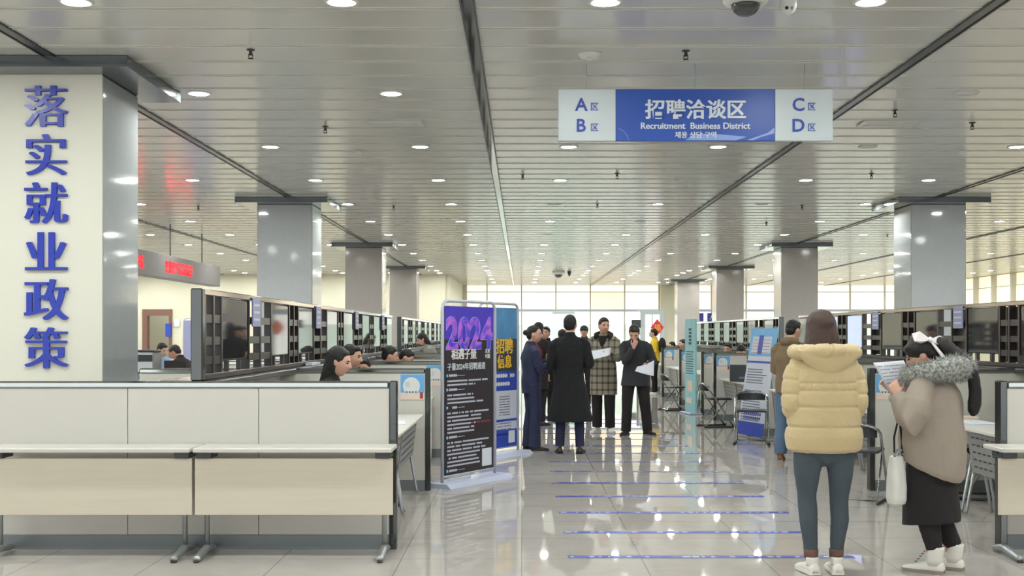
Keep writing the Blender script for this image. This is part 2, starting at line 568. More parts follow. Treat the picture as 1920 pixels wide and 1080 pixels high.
for i, (x, mt, w) in enumerate([(-13.6, 'track_dark', .07), (-10.2, 'track_dark', .07), (-6.84, 'track_dark', .07), (-3.44, 'track_dark', .07), (-0.333, 'track_mirror', .07),
                                (2.91, 'track_dark', .07), (6.16, 'track_dark', .07), (9.5, 'track_dark', .07), (12.7, 'track_dark', .07)]):
    mb = MB().box(x - w / 2, x + w / 2, -9, YB, CZ - 0.008, CZ + 0.004, 0)
    mb.box(x - w / 2 - 0.012, x - w / 2, -9, YB, CZ - 0.014, CZ + 0.004, 1).box(x + w / 2, x + w / 2 + 0.012, -9, YB, CZ - 0.014, CZ + 0.004, 1)
    struct(mb.build('trim_%d' % (i + 1), [M[mt], M['dkmetal']]))

mb = MB().box(XL - .2, XL, -9, 41, 0, CZ)
struct(mb.build('wall_left', M['cream_wall']))
# rear-left wall with a doorway
DX0, DX1 = (268 - 978) * 41 / 2250, (323 - 978) * 41 / 2250
mb = MB().box(XL, DX0, 41, 41.2, 0, CZ).box(DX1, -2.6, 41, 41.2, 0, CZ).box(DX0, DX1, 41, 41.2, 2.34, CZ)
mb.box(DX0 - 1.2, DX1 + 1.2, 43.2, 43.3, 0, CZ)
struct(mb.build('wall_back_left', M['cream_wall']))
mb = MB().box(DX0, DX0 + .16, 40.93, 41.22, 0, 2.34).box(DX1 - .1, DX1, 40.93, 41.22, 0, 2.34).box(DX0 + .16, DX1 - .1, 40.94, 41.21, 2.12, 2.335)
struct(mb.build('door_1', M['brown_door']))
mb = MB().box(-2.62, -2.45, 41.2, YB, 0, CZ)
struct(mb.build('wall_return', M['cream_wall']))
mb = MB().box(-2.45, -2.28, 49.9, YB, 0, CZ).box(5.78, 6.4, 49.85, YB, 0, CZ).box(6.4, 6.62, 50.0, YB, 2.6, CZ)
mb.box(-2.6, XR, YB + .12, YB + .2, 3.5, CZ)
struct(mb.build('wall_back', M['cream_wall']))
mb = MB().box(-2.45, XR, YB - .13, YB + .1, 2.43, 2.53)
struct(mb.build('trim_20', M['alu']))

# back curtain wall: bays 1.45 m
bx = [(849 - 978 + 64.4 * i) * YB / 2250 for i in range(0, 7)]
x = 6.5
bays = [(bx[i], bx[i + 1]) for i in range(6)]
while x < XR - .1:
    bays.append((x, min(x + 1.45, XR))); x += 1.45
wn = 0
for i, (a, b) in enumerate(bays):
    wn += 1
    mb = MB()
    mb.box(a - .025, a + .025, YB - .12, YB + .07, 0, CZ, 0)
    if i in (5, len(bays) - 1): mb.box(b - .03, b + .03, YB - .12, YB + .07, 0, CZ, 0)
    w = struct(mb.build('window_%d' % wn, M['mullion']))
    beige = (i == 4)
    MB().box(a + .03, b - .03, YB + .0, YB + .02, 2.53, 3.24).build('blind', M['blind_beige' if beige else 'blind'], w)
    MB().box(a + .03, b - .03, YB + .01, YB + .03, 3.27, CZ).build('blind_head', M['blind'], w)
    MB().box(a + .03, b - .03, YB - .01, YB + .03, 3.24, 3.27).build('blind_rail', M['mullion'], w)
    MB().box(a + .03, b - .03, YB + .02, YB + .04, 1.9, 2.43).build('pane', M['glass_white'], w)
    MB().box(a + .03, b - .03, YB + .0, YB + .03, 0.05, 1.9).build('film', M['film'], w)

# right wall with tall daylit windows
mb = MB().box(XR, XR + .2, -9, 30, 0, CZ).box(XR, XR + .2, 30, YB, 0, 1.1).box(XR, XR + .2, 30, YB, CZ - .02, CZ)
struct(mb.build('wall_right', M['cream_wall']))
y = 30.0
while y < YB - 1:
    wn += 1
    mb = MB().box(XR - .12, XR + .1, y - .05, y + .05, 1.1, CZ)
    w = struct(mb.build('window_%d' % wn, M['mullion']))
    MB().box(XR + .05, XR + .07, y + .05, y + 1.57, 1.1, 3.1).build('blind', M['blind_side'], w)
    MB().box(XR + .06, XR + .08, y + .05, y + 1.57, 3.13, CZ - .02).build('pane', M['blind_side'], w)
    MB().box(XR + .02, XR + .08, y + .05, y + 1.57, 3.1, 3.13).build('blind_rail', M['mullion'], w)
    y += 1.62

# entrance door in the back glazing, red diamond, blue signs
def bpx(px):
    return (px - 978) * 49.9 / 2250
a, b = bpx(1200), bpx(1245)
mb = MB().box(a, a + .2, 49.7, 49.9, 0, 2.47).box(b - .2, b, 49.7, 49.9, 0, 2.47).box(a + .2, b - .2, 49.71, 49.9, 2.3, 2.46)
d = struct(mb.build('door_2', M['alu']))
MB().box(a + .2, b - .2, 49.8, 49.82, 0.02, 2.3).build('pane', M['glass_white'], d)
MB().box(bpx(1221), bpx(1223), 49.75, 49.86, 0.02, 2.3).build('stile', M['alu'], d)
cx, cz = bpx(1231), 1.5 + (626 - 614) * 49.9 / 2250
dm = MB().prism([(-.27, 0), (0, -.35), (.27, 0), (0, .35)], -.01, .01)
t = dm.build('paper_diamond', M['red_paper'], None, (cx, 49.65, cz))
tag(t, 'red diamond paper with a golden character on the glass entrance door', 'paper')
put(ft := MB(), text_mesh('福', .3, .003), TR(0, -.014, 0)); ft.build('character', M['gold_print'], t)

for lab, txt, p0, p1 in (('navy blue sign plate with four white characters over the back glazing', '民生咨询', 1266, 1317),
                         ('short navy sign plate with one white character beside the back pillar', '人', 1324, 1339)):
    a, b = bpx(p0), bpx(p1)
    z1, z0 = 1.5 + (626 - 587) * 49.6 / 2250, 1.5 + (626 - 603) * 49.6 / 2250
    t = MB().cbox(a, b, 49.55, 49.62, z0, z1, .01).cbox(a + .1, a + .14, 49.6, YB - .1, z1 - .12, z1 - .06, .004).cbox(b - .14, b - .1, 49.6, YB - .1, z1 - .12, z1 - .06, .004).build('sign_plate', M['navy_sign'])
    tag(t, lab, 'sign')
    tm = text_mesh(txt, .2, .004)
    q = MB(); put(q, tm, TR((a + b) / 2, 49.54, (z0 + z1) / 2)); q.build('lettering', M['sign_text'], t)
t = MB().box(bpx(1034), bpx(1076), 49.0, 49.04, 0, 2.32).build('glass_screen', M['green_glass'])
MB().box(bpx(1034), bpx(1076), 48.98, 49.06, 2.32, 2.4).build('head_rail', M['alu'], t)
tag(t, 'greenish glass screen standing before the back glazing', 'screen')
t = MB().box(bpx(1183), bpx(1200), 49.6, 49.63, 1.75, 2.08).build('wall_notice', M['dark_print'])
tag(t, 'small dark notice beside the glass entrance door', 'notice')
t = MB().box(DX1 + .08, DX1 + .26, 40.95, 40.99, 1.75, 2.0).build('wall_notice', M['paper'])
tag(t, 'small white notice on the cream wall beside the brown door', 'notice')
t = MB().box(DX1 - .2, DX1 - .02, 40.88, 40.92, 1.4, 1.85).build('door_plate', M['royal'])
tag(t, 'small blue plate hung at the brown door frame', 'plate')

# ------------------------------------------------------------------ pillars
def pillar(x0, y0, mt, label, letters=False):
    w = 0.83
    cx = x0 + w / 2
    t = thing('pillar', label, 'pillar', (cx, y0 + w / 2, 0), 0, 'square pillars with dark caps')
    MB().cbox(-w / 2, w / 2, -w / 2, w / 2, 0, CZ - .085, .012).build('shaft', M[mt], t)
    q = w / 2 + .27
    MB().cbox(-q, q, -q, q, CZ - .086, CZ - .001, .004).build('cap', M['cap'], t)
    if letters:
        MB().cbox(-w / 2 + .002, w / 2 - .002, -w / 2 - .012, -w / 2 - .0005, 1.0, CZ - .086, .002).build('face_board', M['board'], t)
        le = MB()
        for i, ch in enumerate('落实就业政策'):
            tm = text_mesh(ch, .335, .012, offset=-.0015, thick=.011, res=4)
            put(le, tm, TR(-.0, -w / 2 - .024, 3.203 - i * .3615))
        le.build('lettering', M['blue_letter'], t)
    return t
for i in range(4):
    pillar(-3.14 - .83, 9.0 * (i + 1), 'stone' if i < 2 else 'stone_reflect_tint',
           ['cream-faced pillar with six large blue characters behind the front partition', 'grey square pillar second along the left side, above the televisions',
            'reflection-tinted grey square pillar third along the left side', 'reflection-tinted grey square pillar fourth along the left side, near the cream wall'][i], i == 0)
for i in range(1, 5):
    pillar(5.84, 9.0 * (i + 1), 'stone' if i < 2 else 'stone_reflect_tint',
           ['', 'large grey square pillar above the hooded woman on the right side', 'grey square pillar behind the woman in the yellow jacket',
            'slim-looking reflection-tinted grey pillar over the cyan standee', 'farthest reflection-tinted grey pillar on the right, by the navy sign'][i])

# ------------------------------------------------------------------ ceiling fittings
def place_dl(lit):
    t = thing('downlight', 'lit round downlight recessed in the slatted ceiling' if lit else 'switched-off round downlight in the slatted ceiling', 'ceiling light',
              (0, 0, CZ), 0, 'lit ceiling downlights' if lit else 'unlit ceiling downlights')
    MB().lathe([(.08, -.002), (.083, -.009), (.1, -.008), (.106, -.003), (.106, 0.0)], 20).build('rim', M['white'], t)
    MB().lathe([(.0001, -.006), (.078, -.006), (.08, -.002), (.0001, -.001)], 20).build('lens', M['lens' if lit else 'lens_off'], t)
    return t
DL = {True: place_dl(True), False: place_dl(False)}
used = {True: False, False: False}
OFF = {(10.12, 3.75), (13.0, 3.75), (15.83, 2.13), (18.75, .51), (18.75, 3.75), (21.6, 2.13), (21.6, 3.75), (24.5, .51), (27.3, 3.75), (13.0, -4.34), (18.75, -4.34), (10.12, 5.37)}
ys = [4.5, 7.33, 10.12, 13.0, 15.83, 18.75, 21.6, 24.5, 27.3, 30.2, 33.0, 35.9, 38.4, 39.9, 41.5, 44.4, 47.2]  # last row before the rear-left wall is added to brighten it
xs = [-17.2, -15.6, -14.0, -12.4, -10.8, -9.2, -7.58, -5.96, -4.34, -2.72, -1.10, .51, 2.13, 3.75, 5.37, 6.98, 8.6, 11.8, 15.0]  # leftmost columns are added to throw more light on the rear-left wall
for y in ys:
    for x in xs:
        if y > 40.5 and x < -2.3: continue
        ps = [(-3.14 - .83 - .27, -3.14 + .27), (5.84 - .27, 6.67 + .27)]
        if any(a - .1 < x < b + .1 and (y % 9.0 < 1.25 or y % 9 > 8.6) and y > 8 for a, b in ps): continue
        lit = (y, x) not in OFF
        o = DL[lit] if not used[lit] else copy_tree(DL[lit])
        used[lit] = True
        o.location = (x, y, CZ)

copy_tree(DL[True]).location = ((DX0 + DX1) / 2, 42.2, CZ)  # lamp added behind the brown doorway to brighten the room beyond

def ceil(px, py, drop=0.0):
    D = (CZ - drop - 1.5) * 2250 / (626 - py)
    return ((px - 978) * D / 2250, D)
# sprinklers
t0 = None
for i, (px, py) in enumerate([(470, 93), (1286, 95), (610, 237), (1823, 230), (1678, 206), (980, 327), (1157, 325), (1634, 325), (372, 387), (738, 386), (1120, 382), (1504, 385), (1437, 417), (1664, 440)]):
    x, y = ceil(px, py)
    if t0 is None:
        t0 = thing('sprinkler', 'small pendant sprinkler head under the slatted ceiling', 'sprinkler', (x, y, CZ), 0, 'ceiling sprinklers')
        MB().lathe([(.03, 0), (.03, -.006), (.012, -.01), (.012, -.03), (.018, -.034), (.018, -.04), (.004, -.042)], 12).build('body', M['dkmetal'], t0)
        q = MB().tube([(-.012, 0, -.036), (-.016, 0, -.05), (-.004, 0, -.062)], .003, 6).tube([(.012, 0, -.036), (.016, 0, -.05), (.004, 0, -.062)], .003, 6)
        q.lathe([(.02, -.062), (.022, -.066), (.004, -.068)], 10)
        q.build('deflector', M['dkmetal'], t0)
    else:
        copy_tree(t0).location = (x, y, CZ)
labs = ['round white ceiling sensor just before the hanging sign', 'small white ceiling detector above the left televisions', 'small white ceiling detector near the big right pillar']
for i, (px, py) in enumerate([(1106, 100), (672, 283), (1802, 283)]):
    x, y = ceil(px, py)
    r = .085 if i == 0 else .055
    t = MB().lathe([(r, 0), (r, -.012), (r * .8, -.03), (r * .3, -.034)], 24).build('smoke_detector', M['white'], None, (x, y, CZ))
    MB().lathe([(r * .3, -.034), (r * .3, -.042), (.002, -.043)], 16).build('sensor', M['lens_off'], t)
    tag(t, labs[i], 'smoke detector', 'ceiling detectors')
for i, (px, py, lab) in enumerate([(740, 230, 'flat white ceiling vent panel left of the hanging sign'), (1665, 230, 'flat white ceiling vent panel right of the hanging sign')]):
    x, y = ceil(px, py)
    t = MB().cbox(x - .27, x + .27, y - .14, y + .14, CZ - .018, CZ - .002, .005).build('ceiling_vent', M['ceil_bead'])
    g = MB()
    for j in range(6):
        g.box(x - .22, x + .22, y - .1 + j * .036, y - .085 + j * .036, CZ - .022, CZ - .017)
    g.build('grille', M['white'], t)
    tag(t, lab, 'ceiling vent')
# dome cameras
def dome(x, y, s, label):
    t = thing('dome_camera', label, 'security camera', (x, y, CZ), 0, 'dome cameras on the ceiling')
    MB().lathe([(.135 * s, 0), (.135 * s, -.05 * s), (.12 * s, -.065 * s), (.09 * s, -.07 * s)], 28).build('housing', M['white'], t)
    MB().lathe([(.088 * s, -.065 * s), (.086 * s, -.085 * s), (.07 * s, -.115 * s), (.04 * s, -.135 * s), (.001, -.142 * s)], 24).build('dome', M['smoke'], t)
    return t
dome(1.335, 7.15, 1.0, 'white dome camera with smoked glass at the top edge')
dome(1.2, 39.0, 1.5, 'far dome camera on the ceiling before the back windows')
t = thing('turret_camera', 'white ball-shaped security camera beside the dome camera', 'security camera', (1.6, 7.2, CZ))
MB().lathe([(.065, 0), (.065, -.02), (.055, -.03)], 24).build('mount', M['white'], t)
b = MB().ball((0, 0, -.055), (.052, .052, .06), 20).build('ball', M['white'], t)
MB().ball((-.018, -.042, -.085), (.011, .012, .011), 12).build('lens', M['black'], b)
MB().ball((.014, -.042, -.087), (.01, .012, .01), 12).build('infrared_window', M['silver'], b)
t = MB().lathe([(.06, 0), (.06, -.03), (.05, -.1), (.02, -.16), (.002, -.165)], 16).build('ceiling_camera', M['smoke'], None, (1.55, 39.0, CZ))
tag(t, 'small dark camera hanging beside the far dome camera', 'security camera')

# hanging sign
def hanging_sign():
    D = 9.0
    def X(px): return (px - 978) * D / 2250
    def Z(py): return 1.5 + (626 - py) * D / 2250
    t = thing('hanging_sign', 'hanging blue and white sign reading Recruitment Business District', 'sign', (0, D, 0))
    z0, z1 = Z(264), Z(167)
    MB().cbox(X(1155), X(1453), 0, .05, z0, z1, .004).build('centre_board', M['sign_blue'], t)
    for a, b in ((1047, 1154.6), (1453.4, 1562)):
        MB().cbox(X(a), X(b), 0, .05, z0, z1, .004).build('end_board', M['sign_white'], t)
    le = MB()
    for txt, px, py, s, off in (('招聘洽谈区', 1304, 205, .152, .0025), ('Recruitment  Business District', 1304, 236, .0665, .0008), ('채용 상담 구역', 1304, 253, .052, .0004)):
        tm = text_mesh(txt, s, .003, offset=off, thick=.0022 if s > .1 else 0.001)
        put(le, tm, TR(X(px), -.0035, Z(py)))
    le.build('white_lettering', M['sign_text'], t)
    for ch, px, py in (('A', 1090, 196), ('B', 1090, 235), ('C', 1497, 196), ('D', 1497, 235)):
        le = MB()
        put(le, text_mesh(ch, .135, .003, offset=.0022), TR(X(px), -.0035, Z(py)))
        put(le, text_mesh('区', .066, .003), TR(X(px + 25), -.0035, Z(py + 4)))
        le.build('zone_letter', M['royal'], t)
    sw = MB()
    sw.prism([(X(1400), z0 + .004), (X(1440), z0 + .06), (X(1453) - .004, z0 + .1), (X(1453) - .004, z0 + .055), (X(1428), z0 + .03), (X(1412), z0 + .004)], -.002, .0)
    sw.build('swirl', M['sign_swirl'], t); sw = MB()
    sw.prism([(X(1285), z0 + .004), (X(1300), z0 + .05), (X(1330), z0 + .055), (X(1400), z0 + .03), (X(1380), z0 + .004)], -.002, .0)
    sw.build('swirl', M['sign_swirl'], t); sw = MB()
    sw.tube([(X(1160 + 5 * i), -.001, z0 + .09 - .0008 * (i * 2.6) ** 2) for i in range(5)], .0025, 6)
    sw.build('swirl', M['sign_swirl'], t)
    for px in (1100, 1304, 1510):
        MB().tube([(X(px), .025, z1), (X(px), .025, CZ)], .002, 6).build('wire', M['silver'], t)
hanging_sign()

# ------------------------------------------------------------------ floor tape lines
tp = None
for i in range(14):
    D = 8.07 + i
    q = MB().box(.31, 2.235, D - .045, D + .045, 0.0006, .0022, 0)
    for j in range(30):
        if random.random() < .55:
            xx = .33 + j * .063
            q.box(xx, xx + random.uniform(.015, .05), D - .022, D + .022, .0022, .0026, 1)
    o = q.build('floor_tape', [M['tape'], M['tape_print']])
    tag(o, '%s blue printed tape line across the aisle floor, counted from the front' % ORD[i], 'floor tape', 'blue queue lines on the floor')

# ------------------------------------------------------------------ booths
ZT = 1.12     # panel height; a 5 cm steel rail sits on it
def poster_mesh(w, h):
    """pale blue poster with a white disc; faces -Y, its top at z=0, x from 0 to w"""
    q = MB()
    q.box(0, w, -.004, 0, -h, 0, 0)
    q.box(0, w, -.0052, -.004, -h, -h * .72, 1)
    q.prism([(w * .46 + w * .36 * math.cos(a), -h * .46 + h * .36 * math.sin(a)) for a in [2 * math.pi * i / 24 for i in range(24)]][::-1], -.0062, -.004, 2)
    for i in range(4):
        q.box(w * (.22 + .13 * i), w * (.30 + .13 * i), -.0072, -.0062, -h * .74, -h * .66, 3)
    q.box(w * .2, w * .4, -.0072, -.0062, -h * .5, -h * .28, 4)
    q.box(w * .82, w * .95, -.0072, -.004, -h * .95, -h * .7, 5)
    return q
POSTER_M = ['poster_blue', 'poster_peach', 'white', 'ink', 'pale_print', 'red_print']

def partition(xe, xo, y, label, poster=True, nseam=3, post='post'):
    """booth divider from the aisle end xe to its outer end xo, facing the camera (-Y); origin at the aisle end"""
    s = 1 if xo > xe else -1
    L = abs(xo - xe)
    t = thing('booth_partition', label, 'partition', (xe, y, 0), 0, 'cream booth partitions')
    def bx(mb, a, b, y0, y1, z0, z1, c=.003, m=0):
        a, b = s * a, s * b
        return mb.cbox(min(a, b), max(a, b), y0, y1, z0, z1, c, m)
    bx(MB(), 0, .05, -.05, .05, 0, ZT + .052, .006).build('end_post', M[post], t)
    bx(MB(), .052, L, -.046, .046, ZT, ZT + .05, .012).build('top_rail', M['chrome'], t)
    bx(MB(), .052, L, -.04, .04, 0.0, .1, .002).build('plinth', M['plinth'], t)
    step = (L - .052) / nseam
    for k in range(nseam):
        bx(MB(), .052 + step * k, .052 + step * (k + 1) - .004, -.038, .038, .1, ZT, .003).build('panel', M['lam'], t)
    if poster:
        w, h = .225, .24
        x0 = .062 if s > 0 else -.062 - w
        o = poster_mesh(w, h).build('poster', [M[k] for k in POSTER_M], t, (x0, -.0385, ZT - .01))
    return t

XE_L, XE_R = -.87, 3.33
LY = [8.4 + 3.12 * i for i in range(5)] + [22.3 + 3.12 * i for i in range(5)]
for i, y in enumerate(LY):
    partition(XE_L, -3.66, y, ('long cream front partition before the blue-lettered pillar' if i == 0 else
              '%s cream booth partition along the left side of the aisle, counted from the front' % ORD[i]), i > 0)
for i, y in enumerate(LY):
    partition(XE_R, 5.7, y, ('white partition at the right frame edge beside the hooded woman' if i == 0 else
              '%s cream booth partition along the right side of the aisle, counted from the front' % ORD[i]), i > 0, 3)

def spine(x, y0, y1, label):
    t = thing('spine_partition', label, 'partition', (x, y0, 0), 0, 'long partitions under the television racks')
    L = y1 - y0
    MB().cbox(-.05, .05, 0, L, .1, ZT, .004).build('panel', M['lam'], t)
    MB().cbox(-.04, .04, 0.01, L - .01, 0, .1, .002).build('plinth', M['plinth'], t)
    MB().cbox(-.21, .21, 0, L, ZT, ZT + .05, .01).build('top_ledge', M['rack'], t)
ROWS = [(8.48, 20.8), (22.4, 34.7)]
PITCH = 3.08
def tv_rack(x, y0, y1, face, label):
    """open rack on the spine: rails, uprights, cross bars; face=+1 when the screens face +X"""
    L = y1 - y0
    t = thing('display_rack', label, 'rack', (x + face * .085, y0, ZT + .05), 0, 'television racks on the spine partitions')
    MB().cbox(-.036, .036, 0, L, .605, .65, .006).build('top_rail', M['rack_top'], t)
    MB().cbox(-.036, .036, 0, L, 0, .045, .006).build('bottom_rail', M['rack'], t)
    MB().cbox(-.042, .042, -.085, -.004, 0, .65, .008).build('end_panel', M['post'], t)
    n = int(round(L / PITCH))
    for k in range(n):
        b = PITCH * k
        for (a, c) in ((.02, .53), (1.39, 2.31)):
            for yy in (a, (a + c) / 2 - .02, c - .04):
                MB().box(-.032, .032, b + yy, b + yy + .04, .045, .605).build('upright', M['rack'], t)
            for zz in (.11, .25, .41):
                MB().box(-.027, .027, b + a + .005, b + c - .005, zz, zz + .06).build('cross_bar', M['rack'], t)
            if face < 0 or k > 0:
                MB().box(min(-.028 * face, -.031 * face), max(-.028 * face, -.031 * face), b + a + .05, b + a + (c - a) * (.62 if c - a > .7 else .9), .05, .6).build('back_board', M['rack'], t)
    return t

def television(x, yc, face, w, label, group, lit=False):
    t = thing('television', label, 'television', (x, yc, 0), R(90) if face > 0 else R(-90), group)
    # local: width along X, screen faces -Y
    MB().cbox(-w / 2, w / 2, 0.0, .04, 1.295, 1.772, .006).build('housing', M['bezel'], t)
    MB().box(-w / 2 + .012, w / 2 - .012, -.002, .0005, 1.31, 1.76).build('screen', M['screen_lit' if lit else 'screen'], t)
    for sx in (-1, 1):
        MB().cbox(sx * .2 - .03, sx * .2 + .03, .006, .036, 1.216, 1.296, .003).build('foot', M['rack'], t)
    return t

TVOFF = [(.96, .82), (2.70, .76)]
SIDE = {-1: ('left', -2.36, 1), 1: ('right', 4.92, -1)}
for sd in (-1, 1):
    nm, x, face = SIDE[sd]
    for r, (y0, y1) in enumerate(ROWS):
        rn = ['near', 'far'][r]
        spine(x, y0, y1, 'long cream partition under the %s %s television rack' % (rn, nm))
        tv_rack(x, y0, y1, face, '%s dark television rack along the %s side' % (rn, nm))
        for k in range(8):
            b = y0 + PITCH * (k // 2)
            o, w = TVOFF[k % 2]
            lit = sd == 1 and r == 0 and k in (5, 6)
            television(x + face * .108, b + o, face, w, ('%s %s television from the near end of the %s %s rack' % (ORD[k], 'lilac-lit' if lit else 'dark-screened', rn, nm)),
                       'televisions on the racks', lit)
            if k % 2 == 0 and (r == 0):
                z = 1.56
                t = MB().cbox(x + face * .13 - .006, x + face * .13 + .006, b + 1.46, b + 1.75, z, z + .24, .002).build('booth_notice', M['notice'])
                q = MB()
                for j in range(3):
                    q.box(x + face * .136 - .001, x + face * .136 + .001, b + 1.5, b + 1.71, z + .05 + j * .06, z + .07 + j * .06)
                q.build('print', M['pale_print'], t)
                tag(t, 'lilac notice card hung after the %s television of the near %s rack' % (ORD[k], nm), 'notice', 'lilac cards on the racks')

# nesting tables folded up against the front partitions
def nest_table(x0, x1, y, label, foot=True):
    t = thing('folding_table', label, 'table', ((x0 + x1) / 2, y, 0), 0, 'folding tables along the front partitions')
    h = (x1 - x0) / 2 - .005
    MB().cbox(-h, h, -.02, .32, .706, .736, .006).build('tabletop', M['lam'], t)
    MB().cbox(-h, h, .04, .058, .282, .664, .003).build('modesty_panel', M['wood'], t)
    for s in (-1, 1):
        x = s * (h - .065)
        lg = MB().tube([(x, .11, .06), (x, .11, .70)], .017, 14).build('leg', M['silver'], t)
        q = MB()
        q.loft([[(x + .026 * math.cos(a), yy, z + hh * math.sin(a)) for a in [2 * math.pi * i / 10 for i in range(10)]]
                for yy, z, hh in ((-.16, .022, .014), (-.15, .026, .02), (.11, .05, .03), (.27, .028, .02), (.29, .022, .012))])
        q.build('foot', M['silver'], lg)
        MB().cbox(x - .018, x + .018, -.17, -.13, 0.0, .014, .004).build('foot_pad', M['black'], lg)
        br = MB().cbox(x - .05, x + .05, .02, .2, .664, .706, .004).box(x - .06, x + .06, .08, .12, .69, .706)
        br.build('hinge_bracket', M['dkmetal'], t)
    return t
nest_table(-3.6, -2.21, 8.02, 'pale wood folding table at the left frame edge before the front partition')
nest_table(-2.2, -.86, 8.02, 'pale wood folding table before the front partition, beside its dark end post')
nest_table(3.2, 4.58, 8.02, 'folding table cut by the right frame edge before the white partition')

# booth tables along the aisle, mesh modesty panel and raked legs
def booth_table(xi, y0, y1, s, label):
    """s=+1: right side. xi: aisle-side edge"""
    t = thing('booth_table', label, 'table', (xi, (y0 + y1) / 2, 0), 0, 'booth tables along the aisle')
    L = (y1 - y0) / 2
    def X(a, b): return (min(s * a, s * b), max(s * a, s * b))
    MB().cbox(*X(0, .45), -L, L, .708, .736, .005).build('tabletop', M['lam'], t)
    pn = MB()
    for k in range(2):
        a, b = -L + .06 + k * L, -L + .06 + (k + 1) * L - .12
        vs = [(s * .06, a, .69), (s * .06, b, .69), (s * .1, b, .36), (s * .1, a, .36)]
        q = MB().add(vs + [(v[0] + s * .008, v[1], v[2]) for v in vs], [(0, 1, 2, 3), (7, 6, 5, 4), (0, 4, 5, 1), (1, 5, 6, 2), (2, 6, 7, 3), (3, 7, 4, 0)])
        for i in range(12):
            for j in range(5):
                f0 = (j + .5) / 5.5; yy = a + .05 + (b - a - .1) * (i + .1) / 12
                xx = s * (.06 + .04 * f0) - s * .0015
                q.box(min(xx, xx + s * .001), max(xx, xx + s * .001), yy, yy + (b - a) / 20, .69 - .33 * f0 - .012, .69 - .33 * f0, 1)
        q.build('mesh_panel', [M['mesh_grey'], M['dkmetal']], t)
    for yy in (-L + .12, -.05, .05, L - .12):
        q = MB().tube([(s * .18, yy, .7), (s * .06, yy, .04), (s * .05, yy, .012)], .013, 10)
        q.tube([(s * .18, yy, .7), (s * .3, yy, .04), (s * .31, yy, .012)], .013, 10)
        q.build('leg', M['silver'], t)
    return t
for i in range(9):
    if i == 4: continue
    y0, y1 = LY[i] + .12, LY[i + 1] - .1
    booth_table(-.93 if i == 0 else -1.06, y0, y1, -1, 'cream table with grey mesh panel between the %s and %s left partitions' % (ORD[i], ORD[i + 1]))
    if i == 2: y1 = 16.65
    if i == 3: y0 = 18.2
    booth_table(3.42 if i else 3.62, y0, y1, 1, 'cream table with grey mesh panel between the %s and %s right partitions' % (ORD[i], ORD[i + 1]))

# chairs: chrome tube hoop with a low curved back, black pad, tilted rear legs and floor bars
def chair(x, y, rz, label):
    t = thing('folding_chair', label, 'chair', (x, y, 0), rz, 'black folding chairs along the booths')
    # local: sitter faces +Y, backrest at -Y
    w = .22
    hoop = [(-w - .01, .24, .015), (-w, -.05, .45), (-w, -.16, .60)]
    for i in range(9):
        a = math.pi * i / 8
        hoop.append((-w * math.cos(a), -.17 - .06 * math.sin(a), .62 + .085 * math.sin(a)))
    hoop += [(w, -.16, .60), (w, -.05, .45), (w + .01, .24, .015)]
    MB().tube(hoop, .0125, 10).build('front_frame', M['chrome'], t)
    rear = [(-w + .03, .14, .43), (-w + .03, -.2, .03), (w - .03, -.2, .03), (w - .03, .14, .43)]
    MB().tube(rear, .011, 10).build('rear_frame', M['chrome'], t)
    MB().cbox(-.2, .2, -.13, .22, .44, .47, .012).build('seat', M['seat_black'], t)
    for s in (-1, 1):
        MB().tube([(s * (w + .01), .26, .012), (s * (w - .02), -.24, .012)], .012, 8).build('floor_bar', M['dkmetal'], t)
        MB().ball((s * (w + .01), .26, .018), (.022, .024, .018), 10).build('foot_cap', M['black'], t)
    bk = []
    for i in range(9):
        a = math.pi * (i + .0) / 8
        p = Vector((-w * .86 * math.cos(a), -.165 - .055 * math.sin(a), 0))
        bk.append([(p.x, p.y, .585), (p.x * .97, p.y + .014, .585), (p.x * .97, p.y + .014, .655 + .03 * math.sin(a)), (p.x, p.y, .655 + .03 * math.sin(a))])
    MB().loft(bk, smooth=False).build('backrest', M['seat_black'], t)
    return t
chair(3.03, 10.8, R(-25), 'black chrome-framed chair between the two women in the front right')
chair(3.14, 16.4, R(170), 'black chrome-framed chair before the leaning white notice stand')
chair(3.12, 19.4, R(-80), 'black chrome-framed chair seen side-on beyond the leaning notice stand')
chair(2.98, 23.6, R(-75), 'farthest chrome-framed chair beside the cyan standee')
chair(4.25, 11.0, R(80), 'dark chair under the mesh-panelled table behind the hooded woman')

# ------------------------------------------------------------------ banners
def text_rows(q, x0, x1, z, h, m, y=-.004, seed=0, fill=.9, cell=None):
    """a line of small illegible print as little blocks"""
    rnd = random.Random(seed)
    cell = cell or h * 1.12
    x = x0
    while x < x0 + (x1 - x0) * fill:
        if rnd.random() < .93:
            q.box(x, x + cell * .42, y, y + .002, z, z + h, m)
            q.box(x + cell * .52, x + cell * .84, y, y + .002, z + h * .15, z + h * .85, m)
            q.box(x + cell * .1, x + cell * .8, y - .0003, y + .002, z + h * .4, z + h * .55, m)
        x += cell

